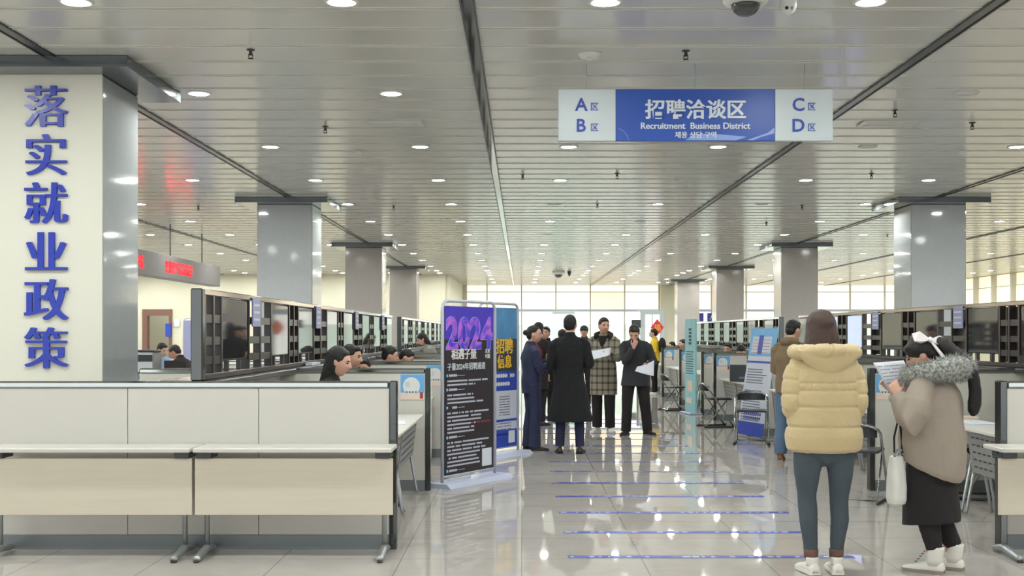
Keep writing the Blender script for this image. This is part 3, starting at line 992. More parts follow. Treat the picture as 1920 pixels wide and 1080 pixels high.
def banner_stand(x, y, rz, W, H, label, sheet_fn, tilt=0):
    t = thing('banner_stand', label, 'banner stand', (x, y, 0), rz, 'tall banner stands by the left booths')
    pts = [(-W / 2, 0, .03), (-W / 2, 0, H - .09)]
    for i in range(7):
        a = math.pi / 2 * i / 6
        pts.append((-W / 2 + .09 - .09 * math.cos(a), 0, H - .09 + .09 * math.sin(a)))
    for i in range(7):
        a = math.pi / 2 * (1 - i / 6)
        pts.append((W / 2 - .09 + .09 * math.cos(a), 0, H - .09 + .09 * math.sin(a)))
    pts.append((W / 2, 0, .03))
    MB().tube(pts, .016, 12).build('frame', M['banner_frame'], t)
    b = MB()
    b.loft([[(sx * (W / 2 + .1), -.17, 0), (sx * (W / 2 + .1), .17, 0), (sx * (W / 2 + .1), .12, .045), (sx * (W / 2 + .1), -.12, .045)] for sx in (-1, 1)], smooth=False)
    b.build('base', M['banner_base'], t)
    MB().tube([(-W / 2, 0, .1), (W / 2, 0, .1)], .009, 8).build('lower_bar', M['banner_frame'], t)
    sheet_fn(t, W - .07, H)
    return t

def sheet_2024(t, W, H):
    z0, z1 = .1, H - .05
    h = W / 2
    sh = MB().box(-h, h, -.003, .003, z0, z1).build('sheet', M['banner_black'], t)
    MB().box(-h + .001, h - .001, -.0045, -.003, z1 - .33, z1).build('violet_header', M['banner_violet'], sh)
    o_ = MB()
    put(o_, text_mesh('2024', .43, .001, offset=.019), TR(0.0, -.0055, z1 - .27))
    xs_ = [p[0] for p in o_.v]; k = (W * .96) / (max(xs_) - min(xs_))
    o_.v = [(p[0] * k, p[1], p[2] * 1.0) for p in o_.v]
    o_.build('year_outline', M['pale_violet'], sh)
    q = MB()
    put(q, text_mesh('2024', .43, .002, offset=.012, sx=1.0, sz=1.0), TR(0.0, -.008, z1 - .27))
    # keep the year inside the sheet
    xs_ = [p[0] for p in q.v]; k = (W * .94) / (max(xs_) - min(xs_))
    q.v = [(p[0] * k, p[1], p[2]) for p in q.v]
    q.build('year_digits', M['digits'], sh)
    q = MB()
    put(q, text_mesh('相遇子量', .115, .0015, offset=.0015, thick=.002), TR(-.11, -.0075, z1 - .475))
    q.build('title_lettering', M['white'], sh); q = MB()
    for i, tx in enumerate(('未来', '可期')):
        put(q, text_mesh(tx, .05, .001, offset=.0005), TR(h - .12, -.0075, z1 - .45 - i * .055))
    q.build('motto_lettering', M['white'], sh)
    q = MB(); put(q, text_mesh('子量2024年招聘通道', .078, .001, offset=.0006), TR(-.06, -.0075, z1 - .60)); q.build('subtitle_lettering', M['sign_text'], sh)
    mk, tx, rd = MB(), MB(), MB()
    z = z1 - .70
    for s_i, n in enumerate((2, 3, 6, 7, 2)):
        mk.tube([(-h + .045, -.006, z + .012), (-h + .045, -.002, z + .012)], .016, 10)
        text_rows(tx, -h + .08, -h + .2, z, .026, 0, seed=s_i, fill=1)
        tx.box(-h + .23, -h + .36, -.0035, -.003, z + .008, z + .013)
        z -= .052
        for j in range(n):
            rnd = random.Random(s_i * 31 + j)
            text_rows(tx, -h + .05, h - .04, z, .019, 0, seed=s_i * 40 + j, fill=rnd.uniform(.55, .97) if s_i < 4 else .5)
            if s_i == 2 and j == 3:
                text_rows(rd, .02, h - .08, z, .019, 0, y=-.0055, seed=5, fill=1)
            z -= .038
        z -= .012
    mk.build('bullet_marks', M['cyan_mark'], sh)
    tx.build('small_print', M['pale_print'], sh)
    rd.build('red_print', M['red_print'], sh)
    MB().box(h - .22, h - .04, -.006, -.003, z0 + .04, z0 + .22).build('white_patch', M['paper'], sh)

def sheet_blue(t, W, H):
    z0, z1 = .1, H - .05
    h = W / 2
    sh = MB().box(-h, h, -.003, .003, z0, z1).build('sheet', M['pale_print'], t)
    MB().box(-h, h, -.0045, -.003, z1 - .42, z1).build('city_picture', M['sky_print'], sh)
    MB().box(-h, h, -.005, -.003, z1 - .78, z1 - .38).build('dark_band', M['dark_print'], sh)
    q = MB()
    put(q, text_mesh('招聘', .2, .0015, offset=.003, thick=.003), TR(h - .3, -.0085, z1 - .47))
    put(q, text_mesh('信息', .17, .0015, offset=.003, thick=.003), TR(h - .30, -.0085, z1 - .66))
    q.v = [(max(-h, min(h, p[0])), p[1], p[2]) for p in q.v]
    q.build('gold_lettering', M['gold_print'], sh)
    MB().box(-h, h, -.0045, -.003, z1 - 1.02, z1 - .78).box(-h, h, -.0045, -.003, z1 - 1.4, z1 - 1.37).box(-h, h, -.0045, -.003, z1 - 1.57, z1 - 1.545).box(-h, h, -.0045, -.003, z0, z0 + .22).build('blue_bands', M['royal'], sh)
    tx = MB()
    text_rows(tx, -h + .05, h - .03, z1 - .86, .05, 0, y=-.006, seed=3)
    text_rows(tx, -h + .05, h - .12, z1 - .96, .05, 0, y=-.006, seed=4)
    tx.build('white_print', M['white'], sh)
    for j in range(8):
        tx = MB()
        text_rows(tx, -.05 + .05, h - .12, z1 - 1.1 - .032 * j, .014, 0, seed=j + 60, fill=.8)
        tx.build('grey_print', M['ink'], sh)
    for j in range(3):
        tx = MB()
        text_rows(tx, -h + .05, h - .07, z1 - 1.43 - .035 * j, .014, 0, seed=j + 80)
        tx.build('grey_print', M['ink'], sh)
    MB().box(h - .2, h - .05, -.006, -.003, z0 + .05, z0 + .2).build('white_patch', M['paper'], sh)

p0, p1 = Vector((-.775, 11.72)), Vector((-.28, 12.56))
d = p1 - p0
banner_stand((p0.x + p1.x) / 2, (p0.y + p1.y) / 2, math.atan2(d.y, d.x), d.length, 1.825, 'tall black and violet 2024 recruitment banner in a white tube frame', sheet_2024)
banner_stand(-.275, 14.68, math.atan2(.78, .46), .9, 1.87, 'blue and white banner with gold lettering behind the 2024 banner', sheet_blue)

def leaning_stand():
    t = thing('notice_stand', 'white paper notice stand leaning back beside a chrome chair on the right', 'banner stand', (3.24, 17.13, 0), R(-74.6), 'notice stands on the right side')
    # local: width X, faces -Y, leans back to +Y
    W, H = .82, 1.58
    k = .165
    sh = MB()
    def slab(x0, x1, z0, z1, off, m):
        vs = [(x0, z0 * k - off, z0), (x1, z0 * k - off, z0), (x1, z1 * k - off, z1), (x0, z1 * k - off, z1)]
        vs2 = [(a, b + .004, c) for a, b, c in vs]
        sh.add(vs + vs2, [(0, 1, 2, 3), (7, 6, 5, 4), (0, 4, 5, 1), (1, 5, 6, 2), (2, 6, 7, 3), (3, 7, 4, 0)], m)
    h = W / 2
    slab(-h, h, .05, H, 0, 0)
    slab(-h, h, H - .4, H, .002, 1)
    slab(-h + .08, h - .14, H - .36, H - .12, .003, 0)
    slab(-h + .28, -h + .42, H - .37, H - .1, .004, 2)
    slab(-h, h, .05, .24, .002, 2)
    slab(-h, h, H - .5, H - .47, .002, 2)
    for j in range(5):
        slab(-h + .1, h - .18, H - .17 - j * .045, H - .165 - j * .045, .005, 3)
    for j in range(20):
        if j in (6, 7, 11): continue
        z = H - .6 - j * .038
        rnd = random.Random(j)
        x = -h + .06
        while x < h - .1 - rnd.random() * .2:
            slab(x, x + .02, z, z + .016, .003, 4)
            x += .028
    for j in range(2):
        for i in range(9):
            slab(-h + .15 + i * .06, -h + .19 + i * .06, .34 - j * .06, .38 - j * .06, .003, 2)
    sh.build('sheet', [M['pale_print'], M['poster_blue'], M['royal'], M['red_print'], M['ink']], t)
    MB().tube([(0, H * k * .98 + .02, H * .96), (0, .45, .02)], .009, 8).build('prop', M['silver'], t)
    MB().tube([(-h, .025, .02), (h, .025, .02)], .009, 8).tube([(0, .02, .02), (0, .45, .02)], .008, 8).build('foot_frame', M['silver'], t)
leaning_stand()

t = thing('standee', 'narrow cyan standee board facing the aisle on the right', 'banner stand', (3.18, 22.55, 0), R(-81), 'notice stands on the right side')
sh = MB().cbox(-.33, .33, -.015, .015, .035, 1.78, .004).build('board', M['cyan_board'], t)
q = MB()
for j in range(5):
    q.box(-.08 + .02 * (j % 2), .08, -.019, -.015, 1.3 + .065 * j, 1.345 + .065 * j, 0)
for j in range(10):
    q.box(-.25, .22 - .03 * (j % 3), -.018, -.015, .75 + .045 * j, .765 + .045 * j, 0)
q.build('print', M['dark_print'], sh)
MB().box(-.16, .16, -.019, -.015, .42, .62).box(-.22, .1, -.019, -.015, .2, .3).build('picture', M['poster_peach'], sh)
MB().cbox(-.34, .34, -.12, .12, 0, .035, .01).build('base', M['banner_base'], t)

# ------------------------------------------------------------------ rear-left service area
def led_sign():
    t = thing('led_sign', 'long grey hanging display with red glowing characters at the left', 'LED sign', (-6.5, 16.6, 0))
    MB().cbox(-.12, .12, 0, 8.8, 2.5, 2.92, .01).build('housing', M['led_body'], t)
    rnd = random.Random(3)
    for g in range(2):
        q = MB()
        base = (1.9, 4.9)[g]
        for i in range(9):
            yy = base + i * .2
            if yy > 8.4: break
            for c in range(4):
                a = 2.6 + rnd.uniform(0, .03)
                for seg in range(3):
                    if rnd.random() < .82:
                        q.box(.12, .126, yy + c * .04, yy + c * .04 + .022, 2.605 + seg * .075, 2.605 + seg * .075 + rnd.uniform(.045, .07))
            q.box(.12, .126, yy, yy + .15, 2.6 + rnd.choice((.0, .09, .19)), 2.625 + rnd.choice((.0, .09, .19)))
        q.build('glowing_characters', M['led'], t)
    for yy in (1.2, 3.4, 5.6, 7.8):
        MB().tube([(0, yy, 2.92), (0, yy, CZ)], .01, 6).build('rod', M['dkmetal'], t)
led_sign()

def service_counter():
    t = thing('service_counter', 'cream service counter with a dark top behind the left pillar', 'counter', (-8.2, 19.2, 0))
    MB().cbox(0, 3.2, 0, .1, 0, .78, .004).build('front_panel', M['lam'], t)
    MB().cbox(-.05, 3.25, -.05, .75, .78, .86, .01).build('worktop', M['counter_top'], t)
    MB().cbox(3.1, 3.2, .1, .7, 0, .78, .004).build('side_panel', M['lam'], t)
    poster_mesh(.5, .22).build('poster', [M[k] for k in POSTER_M], t, (1.78, -.001, .76))
service_counter()
t = MB().cbox(-6.36, -5.98, 19.5, 19.95, .862, 1.2, .02).build('printer', M['silver'])
MB().cbox(-6.34, -6.0, 19.47, 19.502, 1.05, 1.16, .004).build('paper_tray', M['black'], t)
MB().cbox(-6.36, -5.98, 19.52, 19.93, 1.2, 1.235, .01).build('lid', M['black'], t)
tag(t, 'grey printer with black lid on the rear service counter', 'printer')
t = MB().cbox(-5.93, -5.47, 19.35, 19.62, .8625, .89, .006).build('desk_folder', M['red_paper'])
tag(t, 'long red folder on the rear service counter', 'folder')
t = thing('laptop', 'dark laptop open on the rear service counter between two men', 'laptop', (-5.75, 19.8, .862), R(20))
MB().cbox(-.15, .15, -.1, .1, 0, .018, .004).build('keyboard_base', M['black'], t)
MB().cbox(-.15, .15, -.115, -.1, .018, .2, .004).build('lid', M['black'], t)
t = thing('banner_stand', 'pale lilac banner far behind the man in black at the left', 'banner stand', (-8.28, 31, 0))
MB().cbox(-.45, .3, -.01, .01, .08, 1.85, .003).build('sheet', M['notice'], t)
MB().cbox(-.5, .35, -.12, .12, 0, .08, .01).build('base', M['banner_base'], t)
MB().tube([(-.46, 0, .08), (-.46, 0, 1.84), (-.4, 0, 1.9), (.25, 0, 1.9), (.31, 0, 1.84), (.31, 0, .08)], .015, 8).build('frame', M['banner_frame'], t)

# clutter along the spines and tables
rnd = random.Random(11)
def on_table(name, x, y, z, w, d, h, m, label, cat, rz=0):
    t = MB().cbox(-w / 2, w / 2, -d / 2, d / 2, 0, h, .002).build(name, M[m], None, (x, y, z))
    t.rotation_euler.z = rz
    return tag(t, label, cat)
on_table('paper_stack', -2.19, 12.6, ZT + .051, .07, .5, .03, 'paper', 'white paper stack on the left ledge under the televisions', 'paper', 0)
on_table('paper_sheet', 3.9, 10.3, .737, .3, .42, .004, 'paper', 'white papers on the mesh-panelled table behind the hooded woman', 'paper', .2)
on_table('yellow_folder', 3.95, 10.85, .737, .3, .22, .02, 'poster_peach', 'peach folder on the mesh-panelled table behind the hooded woman', 'folder', -.1)
on_table('paper_sheet', -1.15, 10.3, .737, .3, .42, .003, 'paper', 'white sheet on the first left booth table', 'paper', .1)
on_table('paper_stack', -1.2, 13.0, .737, .3, .4, .02, 'paper', 'papers stacked on the second left booth table', 'paper', .2)
t = thing('tablet_case', 'dark navy padded case standing on the right booth table near the leaning stand', 'case', (3.52, 19.1, .737), R(-20))
MB().cbox(-.21, .21, 0, .05, 0, .27, .012).build('case', M['dark_print'], t)
MB().box(-.06, .06, -.002, 0, .05, .08).build('emblem', M['ink'], t)
t = MB().cbox(-.17, .17, -.012, 0, 0, .13, .002).build('pink_card', M['red_print'], None, (3.75, 8.34, .737)); tag(t, 'reddish card standing on the table at the right frame edge', 'card')

# ------------------------------------------------------------------ people
def solid(mb, voxel, it=2, wr=0.0, wf=9.0, seed=0.0):
    """fuse overlapping pieces into one continuous surface"""
    ob = bpy.data.objects.new('fuse', mb.data('fuse', M['skin']))
    C.objects.link(ob)
    r = ob.modifiers.new('r', 'REMESH'); r.mode = 'VOXEL'; r.voxel_size = voxel
    if it:
        s = ob.modifiers.new('s', 'SMOOTH'); s.iterations = it; s.factor = 0.4
    dg = bpy.context.evaluated_depsgraph_get()
    me = bpy.data.meshes.new_from_object(ob.evaluated_get(dg))
    bpy.data.objects.remove(ob)
    out = MB()
    if wr:
        vs_ = []
        for v in me.vertices:
            p = v.co
            q = Vector((p.x * wf, p.y * wf, p.z * wf * .75 + seed))
            vs_.append(tuple(p + v.normal * wr * (noise.noise(q) + .5 * noise.noise(q * 2.3))))
    else:
        vs_ = [tuple(v.co) for v in me.vertices]
    out.add(vs_, [tuple(p.vertices) for p in me.polygons], 0, True)
    bpy.data.meshes.remove(me)
    return out

def interp(tab, z):
    if z <= tab[0][0]: return tab[0][1:]
    for p, q in zip(tab, tab[1:]):
        if z <= q[0]:
            t = (z - p[0]) / (q[0] - p[0]); t = t * t * (3 - 2 * t) * .5 + t * .5
            return tuple(a + (b - a) * t for a, b in zip(p[1:], q[1:]))
    return tab[-1][1:]

def ring(cx, cyy, z, a, b, n=28, e=2.3, f=None):
    out = []
    for j in range(n):
        t = 2 * math.pi * j / n
        c, s = math.cos(t), math.sin(t)
        k = 1.0 if f is None else f(t, z)
        out.append((cx + k * a * math.copysign(abs(c) ** (2 / e), c), cyy + k * b * math.copysign(abs(s) ** (2 / e), s), z))
    return out

def head_mb(s=1.0):
    q = MB()
    n, k = 44, 34
    a, b, c = .074, .097, .118
    rings = []
    for i in range(k):
        ph = -math.pi / 2 + math.pi * (i + .15) / (k - 1 + .3)
        r = []
        for j in range(n):
            th = 2 * math.pi * j / n
            x = a * math.cos(ph) * math.sin(th); y = b * math.cos(ph) * math.cos(th); z = c * math.sin(ph)
            if z < 0:
                t = -z / c
                x *= 1 - .22 * t ** 1.6 + .12 * t * (1 - t)
                y *= (1 - .06 * t) if y > 0 else (1 - .4 * t)
                if y > 0: y += .012 * t * (1 - abs(x) / .08)
            if y > 0:
                g = lambda X, Z, wx, wz: math.exp(-((abs(x) - X) / wx) ** 2 - ((z - Z) / wz) ** 2)
                nz = max(0, min(1, (.03 - z) / .05)) if z > -.022 else max(0, 1 - (-.022 - z) / .014)
                y += .034 * nz * math.exp(-(x / (.011 + .007 * nz)) ** 2)
                y += .005 * g(.02, .034, .03, .010) - .009 * g(.031, .012, .017, .013) + .006 * g(0, -.058, .022, .010) + .006 * g(0, -.1, .022, .014) + .004 * g(.045, -.018, .02, .02) - .003 * g(0, -.075, .02, .006)
            r.append((x * s, y * s, z * s))
        rings.append(r[::-1])
    q.loft(rings)
    for sx in (-1, 1):
        q.ball((sx * .075 * s, -.01 * s, -.002 * s), (.011 * s, .022 * s, .033 * s), 12)
    return q

def hand_mb(q, w, d, pn, curl=.5, side=1, s=1.0, m=0):
    """palm, four fingers and a thumb; w wrist, d towards the fingers, pn palm normal"""
    d = Vector(d).normalized(); pn = Vector(pn); pn = (pn - d * pn.dot(d)).normalized()
    x = d.cross(pn).normalized() * side          # towards the thumb
    w = Vector(w)
    rings = []
    for (t, hw, ht) in ((-.02, .024, .019), (.01, .027, .017), (.05, .038, .015), (.088, .040, .013), (.097, .036, .009)):
        c = w + d * t * s
        rings.append([c + x * hw * s * math.cos(a) + pn * ht * s * math.sin(a) for a in [2 * math.pi * i / 12 for i in range(12)]])
    q.loft(rings, m)
    for i, (o, L) in enumerate(((.029, .072), (.010, .080), (-.010, .074), (-.029, .058))):
        p = w + d * .088 * s + x * o * s
        dr = (d + x * o * 1.5).normalized()
        pts = [p]; ang = 0
        for seg, f in enumerate((.42, .33, .25)):
            ang += curl * (1.0 + .12 * i) * (.8, 1.0, .7)[seg]
            v = dr * math.cos(ang) + pn * math.sin(ang)
            p = p + v * L * f * s
            pts.append(p)
        q.tube(pts, [.0095 * s, .009 * s, .0082 * s, .0068 * s], 8, m)
    p = w + d * .022 * s + x * .028 * s
    v1 = (x * .75 + d * .65 + pn * .25).normalized(); v2 = (d * .9 + x * .2 + pn * (.2 + .5 * curl)).normalized()
    q.tube([p, p + v1 * .034 * s, p + v1 * .034 * s + v2 * .03 * s, p + v1 * .034 * s + v2 * .056 * s], [.014 * s, .0115 * s, .0105 * s, .008 * s], 8, m)

def ik(S, W, l1, l2, pole):
    S, W = Vector(S), Vector(W)
    d = W - S; L = min(d.length, (l1 + l2) * .995)
    W = S + d.normalized() * L
    u_ = d.normalized()
    a = (l1 * l1 - l2 * l2 + L * L) / (2 * L)
    h = math.sqrt(max(0, l1 * l1 - a * a))
    p = Vector(pole); p = (p - u_ * p.dot(u_)).normalized()
    return S + u_ * a + p * h, W

def shoe_mb(kind='shoe', m_up=0, m_sole=1):
    """toe towards +Y, heel at -Y, origin under the ankle"""
    q = MB()
    prof = [(-.075, .022, .045), (-.068, .033, .07), (-.03, .037, .085), (.02, .037, .08), (.07, .042, .062), (.12, .046, .048), (.16, .042, .04), (.185, .028, .032), (.193, .012, .026)]
    rings = []
    for y, hw, h in prof:
        rings.append([(hw * math.cos(a), y, .018 + (h - .018) * (max(0, math.sin(a)) ** .7)) if math.sin(a) > 0 else (hw * math.cos(a), y, .014) for a in [2 * math.pi * i / 16 for i in range(16)]])
    q.loft(rings, m_up)
    srings = []
    for y, hw, h in prof:
        hw += .004
        srings.append([(-hw, y, 0), (hw, y, 0), (hw, y, .022), (-hw, y, .022)])
    q.loft(srings, m_sole, smooth=False)
    if kind == 'boot':
        q.loft([ring(0, -.02 + .012 * (1 - t), .05 + .12 * t, .040 + .006 * t, .050 + .006 * t, 18, 2.1) for t in (0, .3, .6, .85, 1)], m_up)
    elif kind == 'sneaker':
        q.loft([ring(0, -.022, .05 + .055 * t, .036 + .003 * t, .046 + .002 * t, 18, 2.1) for t in (0, .4, .8, 1)], m_up)
    return q

class Person:
    L1, L2 = .285, .255
    def __init__(self, label, x, y, rz, H=1.70, skin='skin', seated=False, lean=0.0, yaw=0.0, pitch=0.0, roll=0.0, fem=False, voxel=.0075, hair='hair_black', z=0.0, group=None):
        self.t = thing('person', label, 'person', (x, y, z), R(rz), group)
        self.k = H / 1.70
        self.t.scale = (self.k,) * 3
        self.skin, self.seated, self.lean, self.fem, self.vx, self.hair = skin, seated, R(lean), fem, voxel, hair
        self.drop = -.36 if seated else 0.0
        self.sw = .155 if fem else .175
        self.seed = (x * 7.1 + y * 3.3) % 50
        self.HM = Matrix.Translation((0, .012, 1.485)) @ Euler((R(-pitch), R(roll), R(yaw)), 'XYZ').to_matrix().to_4x4() @ Matrix.Translation((0, .02, .10))
        self.legs = None
    def bend(self, p):
        p = Vector(p)
        z0 = .93
        if p.z > z0 - .05 and self.lean:
            t = max(0, min(1, (p.z - (z0 - .05)) / .2)); t = t * t * (3 - 2 * t)
            a = self.lean * t
            dy, dz = p.y, p.z - z0
            p = Vector((p.x, dy * math.cos(a) + dz * math.sin(a), z0 + dz * math.cos(a) - dy * math.sin(a)))
        p.z += self.drop
        return p
    def bent(self, mb):
        mb.v = [tuple(self.bend(p)) for p in mb.v]
        return mb
    def arms(self, R_=None, L_=None, pR=(.6, -.6, -.5), pL=(-.6, -.6, -.5)):
        self.arm = {}
        for sd, W, pole in ((1, R_ or (.25, .06, .87), pR), (-1, L_ or (-.25, .06, .87), pL)):
            S = Vector((sd * self.sw, 0, 1.38))
            E, W = ik(S, W, self.L1, self.L2, pole)
            self.arm[sd] = (S, E, W)
        return self
    def leg_pts(self, spread=.09, R_=(0, 0), L_=(0, 0), turn=(8, -8)):
        """ankle offsets (dx, dy) per side"""
        self.legs = {}
        for sd, o in ((1, R_), (-1, L_)):
            if self.seated:
                h = Vector((sd * .095, 0, .57)); k = Vector((sd * .13, .43, .55)); a = Vector((sd * .13, .40, .085))
            else:
                h = Vector((sd * .085, 0, .93)); a = Vector((sd * spread + o[0], o[1], .085))
                k = (h + a) / 2 + Vector((sd * .005, .02 + abs(o[1]) * .2, .03))
            self.legs[sd] = (h, k, a, turn[0] if sd > 0 else turn[1])
        return self
    def body(self, hands={}, curl=.5, tz=0.0):
        t = self.t
        q = head_mb()
        q.v = [tuple(self.HM @ Vector(p)) for p in q.v]
        hb = self.HM @ Vector((0, -.02, -.06))
        q.tube([(0, -.01, 1.38), (0, -.005, 1.44), hb, self.HM @ Vector((0, -.015, 0))], [.062, .054, .054, .05] if not self.fem else [.056, .047, .046, .045], 16)
        q.loft([ring(0, 0, z + tz, a, b, 20) for z, a, b in ((.86, .12, .09), (.95, .15, .1), (1.1, .125, .085), (1.27, .15, .1), (1.355, .14, .085), (1.405, .085, .06), (1.44, .05, .05))])
        for sd in (1, -1):
            S, E, W = self.arm[sd]
            q.tube([S, (S + E) / 2, E, (E + W) / 2, W], [.048, .044, .038, .037, .026], 12)
            d = (W - E).normalized()
            hd, pn, cu = hands.get(sd, (d, Vector((-sd, 0.2, 0)), curl))
            hand_mb(q, W, hd or d, pn, cu, side=sd)
        self.bent(q)
        for sd in (1, -1):
            h, k, a, tn = self.legs[sd]
            q.tube([h + Vector((0, 0, .0)), (h + k) / 2, k, (k + a) / 2 + Vector((0, -.01, .03)), a], [.07, .062, .046, .042, .032], 12)
            q.tube([a, a - Vector((0, 0, .05))], [.034, .03], 10)
        b = solid(q, self.vx, 1)
        # facial features sit on the head
        f = MB()
        for sx in (-1, 1):
            f.ball((sx * .031, .0835, .011), (.0125, .006, .0062), 12, 1)
            f.tube([(sx * .016, .094, .029), (sx * .032, .0915, .033), (sx * .048, .081, .029)], [.003, .0034, .002], 6, 3)
        f.ball((0, .0985, -.0575), (.021, .008, .0058), 12, 2)
        f.v = [tuple(self.bend(self.HM @ Vector(p))) for p in f.v]
        bb = len(b.v); b.v += f.v
        for fc, m, s in zip(f.f, f.m, f.s):
            b.f.append([i + bb for i in fc]); b.m.append(m); b.s.append(s)
        b.build('body', [M[self.skin], M['eye'], M['lip'], M[self.hair]], t)
        return self
    def hairdo(self, kind='short', extra=None):
        q = MB()
        if kind in ('short', 'crop'):
            q.ball((0, -.02, .036), (.082, .096, .094), 24)
            q.ball((0, -.05, -.005), (.073, .062, .075), 20)
            q.ball((0, .03, .084), (.06, .05, .034), 16)
        elif kind == 'bun':
            q.ball((0, -.022, .033), (.080, .094, .093), 24)
            q.ball((0, .02, .085), (.058, .05, .028), 16)
            q.ball((0, -.05, -.005), (.074, .062, .075), 20)
            q.ball((0, -.125, .02), (.04, .036, .04), 14)
        elif kind == 'long':
            q.ball((0, -.02, .036), (.085, .098, .098), 24)
            q.ball((0, .025, .082), (.062, .05, .034), 16)
            q.loft([ring(0, y, z, a, b, 22) for z, a, b, y in ((.03, .084, .08, -.03), (-.05, .09, .066, -.045), (-.13, .092, .058, -.055), (-.21, .088, .05, -.06), (-.29, .07, .04, -.06), (-.33, .04, .025, -.06))])
        elif kind == 'bob':
            q.ball((0, -.018, .036), (.093, .108, .100), 28)
            q.loft([ring(0, y, z, a, b, 26) for z, a, b, y in ((.06, .090, .09, -.02), (-.02, .100, .092, -.025), (-.09, .112, .088, -.03), (-.16, .122, .084, -.035), (-.2, .118, .078, -.035))])
        elif kind == 'cap':
            q.ball((0, -.012, .04), (.088, .106, .092), 24)
            q.loft([[(.075 * math.cos(a), .085 + .07 * math.sin(a), .045 + dz) for a in [2 * math.pi * i / 16 for i in range(16)]] for dz in (-.006, .006)])
        if extra: extra(q)
        q.v = [tuple(self.bend(self.HM @ Vector(p))) for p in q.v]
        solid(q, .008, 2, .003, 30, self.seed).build('cap' if kind == 'cap' else 'hair', M[self.hair], self.t)
        return self
    def top(self, m, hem=.80, bulk=1.0, flare=0.0, name='jacket', cuff=0.0, sr=(.068, .06, .052, .045), wr=.006, collar=True, extra=None, waist=1.0):
        q = MB()
        w = .92 if self.fem else 1.0
        tab = [(hem, (.165 + flare) * bulk * w, (.118 + flare * .8) * bulk), (max(hem + .02, .93), .172 * bulk * w, .125 * bulk), (1.08, .158 * bulk * w * waist, .115 * bulk * waist), (1.25, .180 * bulk * w, .128 * bulk),
               (1.35, .176 * w, .115), (1.405, .138 * w, .092), (1.445, .085, .074), (1.47, .062, .06)]
        if hem < .9:
            tab.insert(1, ((hem + .93) / 2, (.170 + flare * .5) * bulk * w, (.122 + flare * .4) * bulk))
        zs = [hem + (1.47 - hem) * i / 26 for i in range(27)]
        q.loft([ring(0, -.005, z, *interp(tab, z)) for z in zs])
        for sd in (1, -1):
            S, E, W = self.arm[sd]
            e = W + (E - W).normalized() * (.015 + cuff)
            dn = (E - S).normalized()
            S0 = Vector((S.x * .45, S.y - .004, S.z + .012))
            S1 = Vector((S.x * .86, S.y, S.z - .004))
            mid = (S + E) / 2
            q.tube([S0, S1, S + dn * .045 + Vector((sd * .004, 0, 0)), mid, E + (S - E).normalized() * .05, E, E + (e - E).normalized() * .05, (E + e) / 2, e],
                   [sr[0] * .74, sr[0] * .86, sr[0] * .94 * bulk, sr[1] * bulk, sr[1] * .98 * bulk, sr[1] * .98 * bulk, sr[2] * bulk, sr[2] * bulk, sr[3] * bulk], 16)
        if collar:
            q.loft([ring(0, -.012, z, a, b, 22) for z, a, b in ((1.43, .08, .068), (1.46, .066, .062), (1.495, .064, .06))])
        if extra: extra(q)
        self.bent(q)
        solid(q, max(.009, self.vx), 2, wr, 9, self.seed).build(name, M[m], self.t)
        return self
    def trousers(self, m, r=(.095, .068, .055, .05), hemz=.07, name='trousers', wr=.004):
        q = MB()
        if self.seated:
            q.loft([ring(0, .0, z, a, b) for z, a, b in ((.49, .15, .11), (.55, .175, .13), (.63, .165, .12), (.69, .15, .11))])
        else:
            q.loft([ring(0, -.004, z, a, b) for z, a, b in ((.80, .12, .1), (.86, .165, .12), (.94, .168, .12), (1.02, .15, .11))])
        for sd in (1, -1):
            h, k, a, tn = self.legs[sd]
            e = Vector((a.x, a.y - .005, max(hemz, .05)))
            if self.seated:
                q.tube([h, (h + k) / 2, k - Vector((0, .03, 0)), k + Vector((0, .0, -.05)), (k + a) / 2, e], [r[0], r[0] * .92, r[1] * 1.08, r[1], r[2], r[3]], 16)
            else:
                q.tube([h - Vector((0, 0, .02)), h * .72 + k * .28, h * .4 + k * .6, k, k * .55 + a * .45 + Vector((0, -.012, 0)), e],
                       [r[0], r[0] * .98, (r[0] + r[1]) / 2, r[1], r[2], r[3]], 18)
        solid(q, max(.009, self.vx), 2, wr, 11, self.seed + 9).build(name, M[m], self.t)
        return self
    def shoes(self, m='dark_shoe', sole='black', kind='shoe'):
        for sd in (1, -1):
            h, k, a, tn = self.legs[sd]
            q = shoe_mb(kind)
            T = Matrix.Translation((a.x, a.y, a.z - .085)) @ Matrix.Rotation(R(-tn), 4, 'Z')
            q.v = [tuple(T @ Vector(p)) for p in q.v]
            q.build('shoe', [M[m], M[sole]], self.t)
        return self
    def w(self, p):
        """upper-body point to world"""
        bpy.context.view_layer.update()
        return self.t.matrix_world @ self.bend(p)

